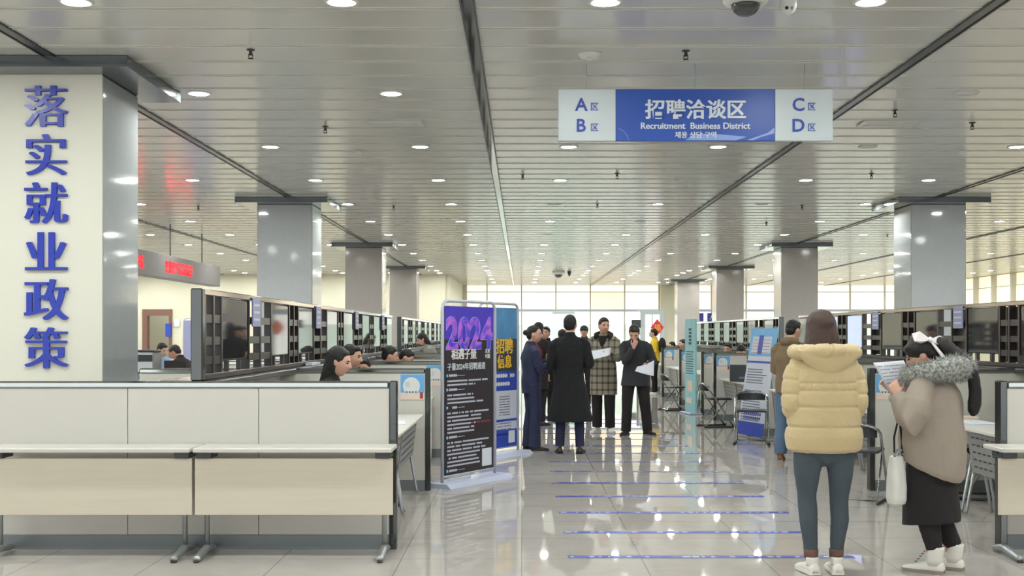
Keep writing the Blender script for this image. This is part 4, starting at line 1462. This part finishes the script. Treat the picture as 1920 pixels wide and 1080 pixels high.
def sheet(label, corners, rows=6, m='paper', curl=.012):
    """a held sheet of paper: corners TL, TR, BR, BL in world space"""
    tl, tr, br, bl = [Vector(c) for c in corners]
    n = (tr - tl).cross(bl - tl).normalized()
    q = MB(); N = 8
    grid = []
    for i in range(N + 1):
        for j in range(N + 1):
            u_, v_ = j / N, i / N
            p = (tl * (1 - u_) + tr * u_) * (1 - v_) + (bl * (1 - u_) + br * u_) * v_
            grid.append(p + n * curl * math.sin(math.pi * u_) * (1 - .4 * v_))
    vs = [p + n * .0006 for p in grid] + [p - n * .0006 for p in grid]
    fs = []
    o = (N + 1) ** 2
    for i in range(N):
        for j in range(N):
            a = i * (N + 1) + j
            fs.append((a, a + 1, a + N + 2, a + N + 1)); fs.append((o + a + N + 1, o + a + N + 2, o + a + 1, o + a))
    for i in range(N):
        for a, b in ((i, i + 1), (N * (N + 1) + i + 1, N * (N + 1) + i), ((i + 1) * (N + 1), i * (N + 1)), (i * (N + 1) + N, (i + 1) * (N + 1) + N)):
            fs.append((a, a + o, b + o, b))
    q.add(vs, fs, 0, True)
    c = sum(grid, Vector()) / len(grid)
    q.v = [tuple(Vector(p) - c) for p in q.v]
    t = q.build('paper_sheet', M[m], None, c)
    tag(t, label, 'paper')
    if rows:
        pr = MB()
        for r in range(rows):
            v_ = .1 + .8 * r / rows
            for j in range(14):
                u0 = .08 + j * .06
                if u0 + .04 > .94 or random.random() < .1: continue
                P = []
                for uu, vv in ((u0, v_), (u0 + .042, v_), (u0 + .042, v_ + .022), (u0, v_ + .022)):
                    p = (tl * (1 - uu) + tr * uu) * (1 - vv) + (bl * (1 - uu) + br * uu) * vv
                    P.append(p + n * curl * math.sin(math.pi * uu) * (1 - .4 * vv) - c)
                pr.add([p + n * .0015 for p in P] + [p - n * .0015 for p in P], [(0, 1, 2, 3), (7, 6, 5, 4)])
        pr.build('print', M['ink'], t)
    return t

# 1. woman in the yellow puffer jacket, seen from behind
def yellow_woman():
    P = Person('woman seen from behind in a yellow quilted puffer jacket and slim jeans', 1.888, 7.5, 2, 1.63, fem=True, voxel=.006, hair='hair_brown', pitch=8)
    P.t.scale = (1, 1, 1)
    k = 1.63 / 1.70
    P.HM = Matrix.Translation((0, .015, 1.43)) @ Euler((R(-8), 0, 0)).to_matrix().to_4x4() @ Matrix.Translation((-.01, .01, .09))
    P.arm = {}
    for sd in (1, -1):
        S = Vector((sd * .160, 0, 1.305))
        E, W = ik(S, (sd * .10, .2, 1.02), .28, .25, (sd * .30, -.6, -.5))
        P.arm[sd] = (S, E, W)
    P.legs = {}
    for sd in (1, -1):
        P.legs[sd] = (Vector((sd * .088, 0, .86)), Vector((sd * .098 + .0, .015, .47)), Vector((sd * .080, -.0, .09)), 6 * sd)
    P.body({1: (None, (-1, 0, .2), .9), -1: (None, (1, 0, .2), .9)}, tz=-.08)
    P.hairdo('bob')
    t = P.t
    # quilted torso
    seams = [1.197, 1.150, 1.050, .925]
    tab = [(.765, .200, .135), (.785, .228, .152), (.86, .236, .166), (.96, .226, .160), (1.06, .219, .156), (1.18, .212, .150), (1.28, .20, .140), (1.34, .165, .115), (1.385, .11, .09), (1.41, .075, .075)]
    def f(th, z):
        d = 1.0
        for s_ in seams:
            d -= .055 * math.exp(-((z - s_) / .007) ** 2)
        for a_, b_ in zip([.77] + sorted(seams), sorted(seams) + [1.3]):
            if a_ < z < b_: d += .022 * math.sin(math.pi * (z - a_) / (b_ - a_)) ** .6
        if 1.152 < z < 1.195:
            d -= .05 * math.exp(-(((th * 26 / (2 * math.pi)) % 1 - .5) / .15) ** 2)
        elif z >= 1.2:
            d -= .018 * math.exp(-(((th * 16 / (2 * math.pi)) % 1 - .5) / .07) ** 2)
        d += .006 * noise.noise(Vector((math.cos(th) * 4, math.sin(th) * 4, z * 16)))
        return d
    zs = [.765 + (1.41 - .765) * i / 110 for i in range(111)]
    q = MB().loft([ring(0, -.005, z, *interp(tab, z), n=110, e=2.25, f=f) for z in zs])
    for sd in (1, -1):
        S, E, W = P.arm[sd]
        e = W + (E - W).normalized() * .02
        ctrl = [Vector((sd * .13, 0, 1.31)), S + Vector((sd * .004, 0, -.02)), (S + E) / 2 + Vector((sd * .008, 0, 0)), E, (E + e) / 2, e]
        pts, rr = [], []
        N = 70
        seg = [(b - a).length for a, b in zip(ctrl, ctrl[1:])]
        tot = sum(seg)
        rad = [(0, .078), (.2, .084), (.5, .080), (.72, .074), (.9, .062), (1.0, .042)]
        for i in range(N + 1):
            d = tot * i / N; u_ = i / N
            j = 0
            while j < len(seg) - 1 and d > seg[j]: d -= seg[j]; j += 1
            # smooth corner by quadratic blend
            pts.append(ctrl[j].lerp(ctrl[j + 1], min(1, d / seg[j])))
            s_ = (tot * u_ / .085) % 1
            rr.append(interp(rad, u_)[0] * (1 - .10 * math.exp(-((s_ - .5) / .10) ** 2)))
        for _ in range(60):
            pts = [pts[0]] + [(pts[i - 1] + pts[i] * 2 + pts[i + 1]) / 4 for i in range(1, N)] + [pts[-1]]
        q.tube(pts, rr, 40)
    j = solid(q, .0055, 1, .003, 16, 2.0).build('puffer_jacket', M['puffer'], t)
    # hood: padded roll and the pouch below it
    h = MB()
    pts, rr = [], []
    for i in range(61):
        a = R(-215) + R(250) * i / 60
        u_ = i / 60
        pts.append(Vector((.186 * math.cos(a), -.02 + .125 * math.sin(a), 1.405 + .012 * math.sin(a) - .02 * abs(math.cos(a)) ** 3)))
        rr.append((.047 + .003 * math.sin(u_ * 30)) * (1 - .2 * math.exp(-(((u_ * 9) % 1 - .5) / .06) ** 2)) * (1 if .08 < u_ < .92 else .75))
    h.tube(pts, rr, 24)
    hr = []
    for i in range(26):
        u_ = i / 25
        z = 1.40 - .19 * u_
        a = .185 * (1 - u_ ** 1.5) + .012
        hr.append(ring(0, -.115 + .02 * u_ - .012 * math.sin(math.pi * u_), z, a, .052 * (1 - .5 * u_) + .012 * math.sin(math.pi * u_), 40, 2.2,
                       lambda th, zz: 1 - .03 * math.exp(-(((math.cos(th) * 2.2) % 1 - .5) / .06) ** 2)))
    h.loft(hr)
    solid(h, .005, 1, .002, 20, 5).build('hood', M['puffer'], t)
    # slim jeans and turned-up cuffs
    q = MB()
    q.loft([ring(0, -.004, z, a, b, 36) for z, a, b in ((.675, .02, .05), (.70, .06, .085), (.74, .13, .115), (.79, .176, .13), (.86, .180, .128), (.95, .165, .115))])
    for sd in (1, -1):
        hh, k, a, tn = P.legs[sd]
        q.tube([hh + Vector((0, 0, -.02)), (sd * .098, -.006, .74), (sd * .105, 0, .62), (sd * .102, .012, .50), (sd * .101, .014, .46), (sd * .098, -.008, .34), (sd * .086, -.004, .2), (sd * .080, 0, .11)],
               [.098, .095, .078, .060, .057, .058, .045, .038], 26)
    solid(q, .006, 2, .0035, 14, 8).build('jeans', M['jeans_slim'], t)
    for sd in (1, -1):
        a = P.legs[sd][2]
        MB().loft([ring(a.x, 0, z, r_, r_, 24, 2) for z, r_ in ((.105, .036), (.105, .043), (.158, .046), (.16, .038))]).build('jean_cuff', M['cuff'], t)
    P.shoes('white_shoe', 'white_shoe', 'sneaker')
yellow_woman()

# 2. woman in the taupe parka with the fur collar
def hooded_woman():
    X0, Y0 = 2.60, 7.62
    P = Person('woman with white hair bow in a taupe parka with grey fur collar, reading a sheet', X0, Y0, 58, 1.56, fem=True, voxel=.006)
    P.t.scale = (1, 1, 1)
    P.HM = Matrix.Translation((0, -.03, 1.26)) @ Euler((R(-24), 0, R(10))).to_matrix().to_4x4() @ Matrix.Translation((0, .035, .125))
    P.arm = {}
    for sd, W in ((1, (.10, .26, 1.12)), (-1, (-.15, .165, 1.11))):
        S = Vector((sd * .165, .01, 1.17))
        E, W = ik(S, W, .26, .25, (sd * .7, -.2, -.9))
        P.arm[sd] = (S, E, W)
    P.legs = {1: (Vector((.08, 0, .78)), Vector((.082, -.02, .44)), Vector((.085, -.11, .1)), 4), -1: (Vector((-.08, 0, .78)), Vector((-.085, .0, .44)), Vector((-.088, -.03, .1)), 2)}
    # body() expects the neck at 1.44; here it is built lower
    q = head_mb(.97)
    q.v = [tuple(P.HM @ Vector(p)) for p in q.v]
    q.tube([(0, 0, 1.16), (0, -.02, 1.25), P.HM @ Vector((0, -.02, -.06)), P.HM @ Vector((0, -.015, 0))], [.056, .048, .047, .045], 16)
    q.loft([ring(0, 0, z, a, b, 20) for z, a, b in ((.72, .12, .09), (.8, .15, .1), (.95, .125, .085), (1.1, .15, .1), (1.19, .15, .085), (1.24, .09, .06), (1.26, .05, .05))])
    for sd in (1, -1):
        S, E, W = P.arm[sd]
        q.tube([S, (S + E) / 2, E, (E + W) / 2, W], [.046, .042, .036, .034, .025], 12)
        hand_mb(q, W, (W - E).normalized() + Vector((0, .2, .5)), (-sd, .1, .1), .55, side=sd, s=.95)
        h, k, a, tn = P.legs[sd]
        q.tube([h, (h + k) / 2, k, (k + a) / 2, a, a - Vector((0, 0, .05))], [.075, .068, .052, .048, .034, .03], 12)
    b = solid(q, .006, 1)
    f = MB()
    for sx in (-1, 1):
        f.ball((sx * .031, .0825, .011), (.0125, .006, .0062), 12, 1)
        f.tube([(sx * .016, .093, .029), (sx * .032, .09, .033), (sx * .048, .08, .029)], [.003, .0034, .002], 6, 3)
    f.ball((0, .099, -.0555), (.02, .008, .0058), 12, 2)
    f.v = [tuple(P.HM @ Vector(p)) for p in f.v]
    bb = len(b.v); b.v += f.v
    for fc, m, s in zip(f.f, f.m, f.s):
        b.f.append([i + bb for i in fc]); b.m.append(m); b.s.append(s)
    t = P.t
    b.build('body', [M['skin'], M['eye'], M['lip'], M['hair_black']], t)
    P.drop = 0; P.lean = 0
    # hair swept into a low tail that falls outside the collar
    def tail(q):
        pass
    q = MB()
    q.ball((0, -.016, .036), (.085, .104, .097), 28)
    q.ball((0, -.06, -.005), (.076, .06, .07), 20)
    q.ball((0, .05, .07), (.06, .04, .035), 14)
    q.v = [tuple(P.HM @ Vector(p)) for p in q.v]
    b0 = P.HM @ Vector((0, -.10, .05))
    q.tube([b0, b0 + Vector((-.0, -.06, -.02)), Vector((.0, -.20, 1.325)), Vector((.02, -.248, 1.25)), Vector((.03, -.262, 1.15)), Vector((.03, -.258, 1.07)), Vector((.03, -.25, 1.01)), Vector((.03, -.245, .985))],
           [.045, .05, .046, .038, .038, .042, .034, .012], 18)
    solid(q, .007, 2, .003, 30, 3).build('hair', M['hair_black'], t)
    # bow
    q = MB()
    for (dx, dz, rr) in ((-.055, .012, .05), (.06, -.004, .05)):
        q.loft([[(dx * .12, -.006, dz * .3 - .008), (dx * 1.0, -.016, dz - .032), (dx * 1.75, -.004, dz - .026), (dx * 1.8, 0, dz + .02), (dx * 1.05, -.014, dz + .03), (dx * .12, -.006, dz * .3 + .008)], [(dx * .12, .006, dz * .3 - .008), (dx * 1.0, .006, dz - .032), (dx * 1.75, .004, dz - .026), (dx * 1.8, .004, dz + .02), (dx * 1.05, .006, dz + .03), (dx * .12, .006, dz * .3 + .008)]], smooth=False)
    q.ball((0, -.006, 0), (.014, .014, .016), 10)
    q.loft([[(0 + .0, 0, -.01), (.016, 0, -.012), (.07, .004, -.09), (.05, .004, -.1)], [(0, -.006, -.01), (.016, -.006, -.012), (.07, -.002, -.09), (.05, -.002, -.1)]], smooth=False)
    Tb = P.HM @ Matrix.Translation((-.066, -.084, .072)) @ Euler((R(-12), R(22), R(-46))).to_matrix().to_4x4() @ Matrix.Scale(1.2, 4)
    q.v = [tuple(Tb @ Vector(p)) for p in q.v]
    q.build('hair_bow', M['bow'], t)
    # glasses
    q = MB()
    for sx in (-1, 1):
        q.tube([(sx * .033 + .024 * math.cos(a), .108, .008 + .019 * math.sin(a)) for a in [2 * math.pi * i / 16 for i in range(17)]], .0018, 6)
        q.tube([(sx * .056, .106, .012), (sx * .074, .06, .012), (sx * .079, -.01, .01)], .0018, 6)
    q.tube([(-.01, .109, .01), (.01, .109, .01)], .0018, 6)
    q.v = [tuple(P.HM @ Vector(p)) for p in q.v]
    q.build('glasses', M['bezel'], t)
    # parka
    tab = [(.56, .215, .175), (.60, .235, .19), (.72, .245, .2), (.9, .238, .19), (1.05, .228, .18), (1.12, .205, .165), (1.18, .165, .135), (1.22, .10, .1)]
    q = MB()
    rings = []
    for i in range(40):
        z = .56 + .66 * i / 39
        a, b_ = interp(tab, z)
        rr = ring(0, -.01, z, a, b_, 44, 2.3)
        # hem rises towards the front
        kz = max(0, 1 - (z - .56) / .5)
        rings.append([(x, y, zz + kz * .085 * (y + .2) / .2) for x, y, zz in rr])
    q.loft(rings)
    for sd in (1, -1):
        S, E, W = P.arm[sd]
        e = W + (E - W).normalized() * .015
        q.tube([Vector((sd * .11, 0, 1.18)), S, (S + E) / 2 + Vector((sd * .015, 0, 0)), E + (S - E).normalized() * .05, E, E + (e - E).normalized() * .06, (E + e) / 2, e], [.06, .082, .092, .092, .09, .084, .076, .058], 24)
    solid(q, .007, 3, .008, 7, 4).build('parka', M['taupe'], t)
    # fur collar
    q = MB()
    pts, rad = [], []
    for i in range(41):
        a = 2 * math.pi * i / 40
        pts.append(Vector((.165 * math.cos(a), -.03 + .155 * math.sin(a), 1.262 - .03 * math.sin(a))))
        rad.append(.058 + .014 * max(0, -math.sin(a)))
    q.tube(pts, rad, 16, 0, False)
    rnd = random.Random(5)
    for n in range(5200):
        i = rnd.randrange(40); u_ = rnd.random()
        p = pts[i].lerp(pts[i + 1], u_); r_ = rad[i]
        tg = (pts[i + 1] - pts[i]).normalized()
        out = Vector((p.x, p.y, 0)).normalized(); up = Vector((0, 0, 1))
        a = rnd.uniform(0, 2 * math.pi)
        nn = out * math.cos(a) + up * math.sin(a)
        base = p + nn * r_ * .93
        tip = base + (nn + Vector((rnd.uniform(-.5, .5), rnd.uniform(-.5, .5), rnd.uniform(-.9, .1)))).normalized() * rnd.uniform(.02, .048)
        s1 = nn.cross(tg).normalized() * .0022; s2 = tg * .0022
        q.add([base + s1, base - s1 * .5 + s2, base - s1 * .5 - s2, tip], [(0, 1, 3), (1, 2, 3), (2, 0, 3)], 0)
    q.build('fur_collar', M['fur'], t)
    # long black skirt with a slit over black trousers
    q = MB()
    rings = []
    for i in range(16):
        z = .82 - .5 * i / 15
        rr = ring(0, .0, z, .172 + .012 * i / 15, .14 + .035 * i / 15, 36, 2.2)
        rings.append([(x, y, zz - (.04 * max(0, y) / .17 * (i / 15))) for x, y, zz in rr])
    q.loft(rings)
    solid(q, .008, 2, .006, 9, 12).build('skirt', M['black_cloth'], t)
    q = MB()
    for sd in (1, -1):
        h, k, a, tn = P.legs[sd]
        q.tube([h, (h + k) / 2, k, (k + a) / 2, (a.x, a.y - .012, .15)], [.088, .085, .078, .066, .052], 20)
    solid(q, .008, 2, .004, 11, 3).build('trousers', M['black_cloth'], t)
    for sd in (1, -1):
        h, k, a, tn = P.legs[sd]
        q = shoe_mb('boot')
        T = Matrix.Translation((a.x, a.y, 0)) @ Matrix.Rotation(R(-tn), 4, 'Z') @ Matrix.Scale(.98, 4)
        q.v = [tuple(T @ Vector(p)) for p in q.v]
        bt = q.build('boot', [M['white_shoe'], M['sole']], t)
        l = MB()
        for j in range(6):
            y, z = .105 - .014 * j, .062 + .018 * j
            l.tube([(-.018, y - .003, z), (0, y + .006, z + .003), (.018, y - .003, z)], .003, 6)
        l.v = [tuple(T @ Vector(p)) for p in l.v]
        l.build('lace', M['lace'], bt)
    # the sheet she reads
    def at(px, py, D): return ((px - 978) * D / 2250, D, 1.5 + (626 - py) * D / 2250)
    sheet('white printed sheet held up by the woman in the fur-collared parka', [at(1637, 680, 7.74), at(1712, 674, 7.86), at(1712, 744, 7.83), at(1676, 751, 7.74)], 9, curl=.01)
    # tote bag
    bx, by = (1681 - 978) * 7.55 / 2250, 7.55
    tb = thing('tote_bag', 'white canvas tote bag hanging by the woman in the fur-collared parka', 'bag', (bx, by, 0), R(20))
    q = MB()
    q.loft([ring(0, 0, z, a, b_, 24, 3.0) for z, a, b_ in ((.425, .035, .02), (.43, .05, .045), (.46, .058, .056), (.56, .056, .055), (.66, .05, .045), (.73, .047, .03), (.735, .044, .026))])
    solid(q, .006, 2, .004, 14, 6).build('bag_body', M['canvas'], tb)
    for sx in (-1, 1):
        MB().tube([(sx * .03, -.02, .72), (sx * .028, -.012, .85), (.02, .0, .99), (.03, .012, 1.02)], .006, 8).build('strap', M['black_cloth'], tb)
    q = MB()
    for j in range(7):
        q.ball((-.035 + .011 * j, -.026 + .006 * (j % 2), .745 + .012 * (j % 3)), .009, 8)
    q.build('charm', M['silver'], tb)
hooded_woman()

# 3. man in the olive jacket behind the yellow jacket
P = Person('man in an olive jacket, blue jeans and brown boots behind the yellow jacket', 3.18, 14.15, -25, 1.66, hair='hair_black', yaw=-35, pitch=10)
P.arms((.14, .28, 1.1), (-.14, .26, 1.1), (.2, -.7, -.7), (-.2, -.7, -.7)).leg_pts(.13)
P.body().hairdo('short').top('olive', .82, 1.12, 0, 'jacket', extra=lambda q: q.tube([(-.1, -.06, 1.44), (0, -.1, 1.45), (.1, -.06, 1.44)], .05, 12))
P.trousers('jeans_blue', (.1, .078, .072, .076), .085).shoes('brown_boot', 'sole', 'boot')

# 4. man in the long black coat
P = Person('person seen from behind in a long flared black coat and navy trousers', .605, 15.05, -4, 1.73, hair='hair_black', pitch=5, yaw=-8)
P.arms((.17, .24, 1.08), (-.17, .24, 1.06), (.35, -.6, -.7), (-.35, -.6, -.7)).leg_pts(.125)
P.body().hairdo('short').top('black_wool', .40, 1.06, .10, 'coat', waist=.98, wr=.009)
P.trousers('navy_jeans', (.09, .065, .062, .055), .09).shoes('dark_shoe', 'black')

# 5. woman in the navy uniform
P = Person('woman in a navy suit with a red lanyard and tied-up hair beside the banners', .13, 15.45, -78, 1.60, fem=True, pitch=3, yaw=-18)
P.arms((.10, .27, 1.20), (-.06, .25, 1.22), (.5, -.6, -.6), (-.5, -.6, -.6)).leg_pts(.075, (0, .03), (0, -.03))
P.body({1: ((0, .3, .9), (-1, 0, 0), .7), -1: ((0, .3, .9), (1, 0, 0), .7)}).hairdo('bun')
P.top('navy', .78, 1.05, .0, 'suit_jacket').trousers('navy', (.1, .08, .078, .085), .05).shoes('dark_shoe', 'black')
q = MB().tube([(.05, .04, 1.475), (.04, .128, 1.36), (.012, .152, 1.16)], .006, 6).tube([(-.05, .04, 1.475), (-.04, .128, 1.36), (-.012, .152, 1.16)], .006, 6)
q.build('lanyard', M['lanyard'], P.t)
MB().cbox(-.03, .03, .148, .153, 1.06, 1.15, .002).build('badge', M['paper'], P.t)
pw = P.w((.02, .30, 1.33))
t = MB().cbox(-.035, .035, -.005, .005, -.07, .07, .004).build('smartphone', M['bezel'], None, pw); t.rotation_euler = (R(-15), 0, R(-78))
tag(t, 'dark phone held up by the woman in the navy suit', 'phone')

# 6. people half hidden behind her
P = Person('woman in dark clothes with a dark coat, face showing beside the navy suit', .44, 21.4, 150, 1.62, fem=True, yaw=10)
P.arms((.12, .25, 1.24), (-.14, .22, 1.1)).leg_pts(.08)
P.body().hairdo('short').top('black_wool', .5, 1.05, .05, 'coat').trousers('black_cloth').shoes()
P = Person('long-haired person in black standing behind the woman in the navy suit', .27, 19.6, -30, 1.68, fem=True)
P.arms((.15, .22, 1.1), (-.15, .22, 1.1)).leg_pts(.08)
P.body().hairdo('long').top('black_cloth', .6, 1.05, .02, 'coat').trousers('black_cloth').shoes()
P = Person('dark-haired person mostly hidden behind the long black coat', .70, 20.5, 20, 1.57, fem=True)
P.arms().leg_pts(.08)
P.body().hairdo('short').top('black_cloth', .7, 1.0, .0, 'coat').trousers('black_cloth').shoes()
P = Person('person in a dark cap standing far back between the black and plaid coats', 1.28, 24.5, 170, 1.66, hair='charcoal')
P.arms().leg_pts(.09)
P.body().hairdo('cap').top('charcoal', .8, 1.05).trousers('black_cloth').shoes()

# 7. man in the plaid coat
P = Person('man in a long plaid coat and white sneakers holding papers', 1.25, 18.3, 165, 1.74, yaw=30, pitch=6)
P.arms((.17, .27, 1.12), (-.13, .30, 1.15), (.4, -.5, -.8), (-.4, -.5, -.8)).leg_pts(.10, (.0, .0), (0, .02), (14, -25))
P.body({1: ((-.3, .8, .1), (-.6, 0, .8), .35), -1: ((.3, .8, .1), (.6, 0, .8), .35)}).hairdo('short')
P.top('plaid', .56, 1.14, .015, 'coat', collar=False)
q = MB().tube([(-.09, .09, 1.41), (-.11, 0, 1.45), (-.06, -.08, 1.47), (.06, -.08, 1.47), (.11, 0, 1.45), (.09, .09, 1.41)], .042, 12)
q.loft([ring(0, .085, z, a, .05, 18) for z, a in ((1.2, .01), (1.28, .035), (1.38, .062), (1.44, .05))])
solid(q, .008, 2, .003).build('hood', M['black_cloth'], P.t)
P.trousers('black_cloth', (.1, .085, .078, .075), .075).shoes('white_shoe', 'white_shoe', 'sneaker')
c = P.w((.02, .425, 1.18))
sheet('white papers held by the man in the plaid coat', [c + Vector((-.2, 0, .03)), c + Vector((.22, .05, .09)), c + Vector((.19, -.14, -.02)), c + Vector((-.16, -.16, -.11))], 0)

# 8. man in the dark jacket, bent over a sheet, hand at his chin
P = Person('man in a dark jacket and black trousers with hand at his chin, reading papers', 1.69, 17.85, 172, 1.67, lean=13, pitch=24, yaw=-4)
P.arms((.01, .19, 1.38), (-.20, .27, 1.12), (.45, .15, -1), (-.45, -.5, -.7)).leg_pts(.09, (.05, .02), (-.09, -.14), (16, -38))
P.body({1: ((-.3, .0, .9), (0, -1, 0), .9), -1: ((.2, .9, .2), (.5, 0, .9), .4)}).hairdo('short')
P.top('charcoal', .74, 1.12, .03, 'jacket').trousers('black_cloth', (.105, .085, .078, .075), .05).shoes('dark_shoe', 'black')
c = P.w((-.18, .41, 1.14))
sheet('white papers held low by the man with his hand at his chin', [c + Vector((-.13, 0, .0)), c + Vector((.12, .03, .09)), c + Vector((.1, -.1, -.13)), c + Vector((-.17, -.1, -.06))], 0)

# 9. courier in the yellow vest far back
P = Person('person in a yellow jacket with face mask and backpack, far down the aisle', 3.28, 29.6, 70, 1.62, hair='hair_black')
P.arms((.16, .24, 1.1), (-.2, .1, .95)).leg_pts(.08)
P.body().hairdo('short').top('yellow_vest', .88, 1.12, 0, 'jacket').trousers('black_cloth').shoes('white_shoe', 'white_shoe')
MB().ball((0, .095, 1.54), (.062, .05, .048), 14).build('face_mask', M['mask'], P.t)
q = MB().ball((0, -.2, 1.28), (.15, .1, .2), 18); solid(q, .012, 1).build('backpack', M['black_cloth'], P.t)

# ------------------------------------------------------------------ seated people and their stools
def seat_for(x, y, rz, who, k=1.0):
    t = thing('stool_chair', 'dark office chair under %s' % who, 'chair', (x, y, 0), R(rz), 'office chairs in the booths')
    t.scale = (1, 1, k * .97)
    MB().cbox(-.22, .22, -.2, .22, .42, .465, .015).build('seat', M['seat_black'], t)
    MB().tube([(0, 0, .06), (0, 0, .42)], .03, 12).build('pedestal', M['chrome'], t)
    MB().lathe([(.24, 0), (.24, .02), (.05, .06), (.03, .07)], 24).build('base', M['black'], t)
    return t
def seated(label, who, x, y, rz, top, H=1.68, fem=False, hair='short', hm='hair_black', yaw=0, pitch=6, lean=6, R_=(.14, .27, 1.17), L_=(-.14, .27, 1.17), name='jacket', skin='skin', chairless=False):
    P = Person(label, x, y, rz, H, skin, True, lean, yaw, pitch, 0, fem, .0075, hm)
    P.arms(R_, L_).leg_pts()
    P.body().hairdo(hair).top(top, .90, 1.08, 0, name).trousers('black_cloth').shoes()
    seat_for(x, y, rz, who, H / 1.70)
    return P

seated('woman with long black hair in profile, seated in the first left booth', 'the woman with long black hair', -1.66, 10.3, -90, 'black_cloth', 1.76, True, 'long', yaw=-6, pitch=12, lean=3)
seated('man with black hair seated behind the long-haired woman in the left booths', 'the man behind the long-haired woman', -1.84, 12.4, -110, 'charcoal', 1.76, False, 'short', yaw=10, lean=4)
seated('woman with glasses whose face shows over the second left partition', 'the woman with glasses in the left booths', -1.72, 13.35, 170, 'greyknit', 1.58, True, 'short', pitch=10, lean=6)
seated('dark-haired person facing away in the third left booth', 'the dark-haired person in the third left booth', -1.82, 15.6, -80, 'black_cloth', 1.70, False, 'short')
seated('dark-haired person with head bowed left of the 2024 banner', 'the person with bowed head left of the 2024 banner', -1.80, 16.7, -90, 'black_cloth', 1.68, False, 'short', pitch=22, lean=12)
P = Person('woman in grey knit and black vest bending forward just left of the 2024 banner', -1.55, 21.6, 100, 1.56, fem=True, lean=18, pitch=16)
P.arms((.16, .3, 1.05), (-.16, .3, 1.05)).leg_pts(.08)
P.body().hairdo('long').top('greyknit', .8, 1.05, 0, 'sweater').trousers('black_cloth').shoes()
seated('man in a pale blue shirt seated at the rear service counter', 'the man in the pale blue shirt', -6.55, 21.6, -140, 'ltblue', 1.72, False, 'short', yaw=20, pitch=14, lean=10, name='shirt')
seated('man in black leaning towards the man in pale blue at the rear counter', 'the man in black at the rear counter', -5.74, 20.6, 70, 'black_cloth', 1.72, False, 'crop', yaw=0, pitch=22, lean=16, skin='skin_tan')
seated('person with bowed head seated at the right booths beside the leaning stand', 'the bowed person beside the leaning stand', 3.95, 21.6, 170, 'black_cloth', 1.70, False, 'short', pitch=26, lean=12)
seated('dark-haired person seated behind the cyan standee on the right', 'the person behind the cyan standee', 4.2, 31.0, 100, 'charcoal', 1.72, False, 'short', lean=0)
seated('small dark-haired person seated farther back left of the cyan standee', 'the smaller person near the cyan standee', 4.22, 33.4, 100, 'black_cloth', 1.62, True, 'short', lean=0)
seated('person seated low between the right televisions and the leaning stand', 'the person before the far right rack', 4.22, 24.4, 150, 'charcoal', 1.66, False, 'short', lean=4)
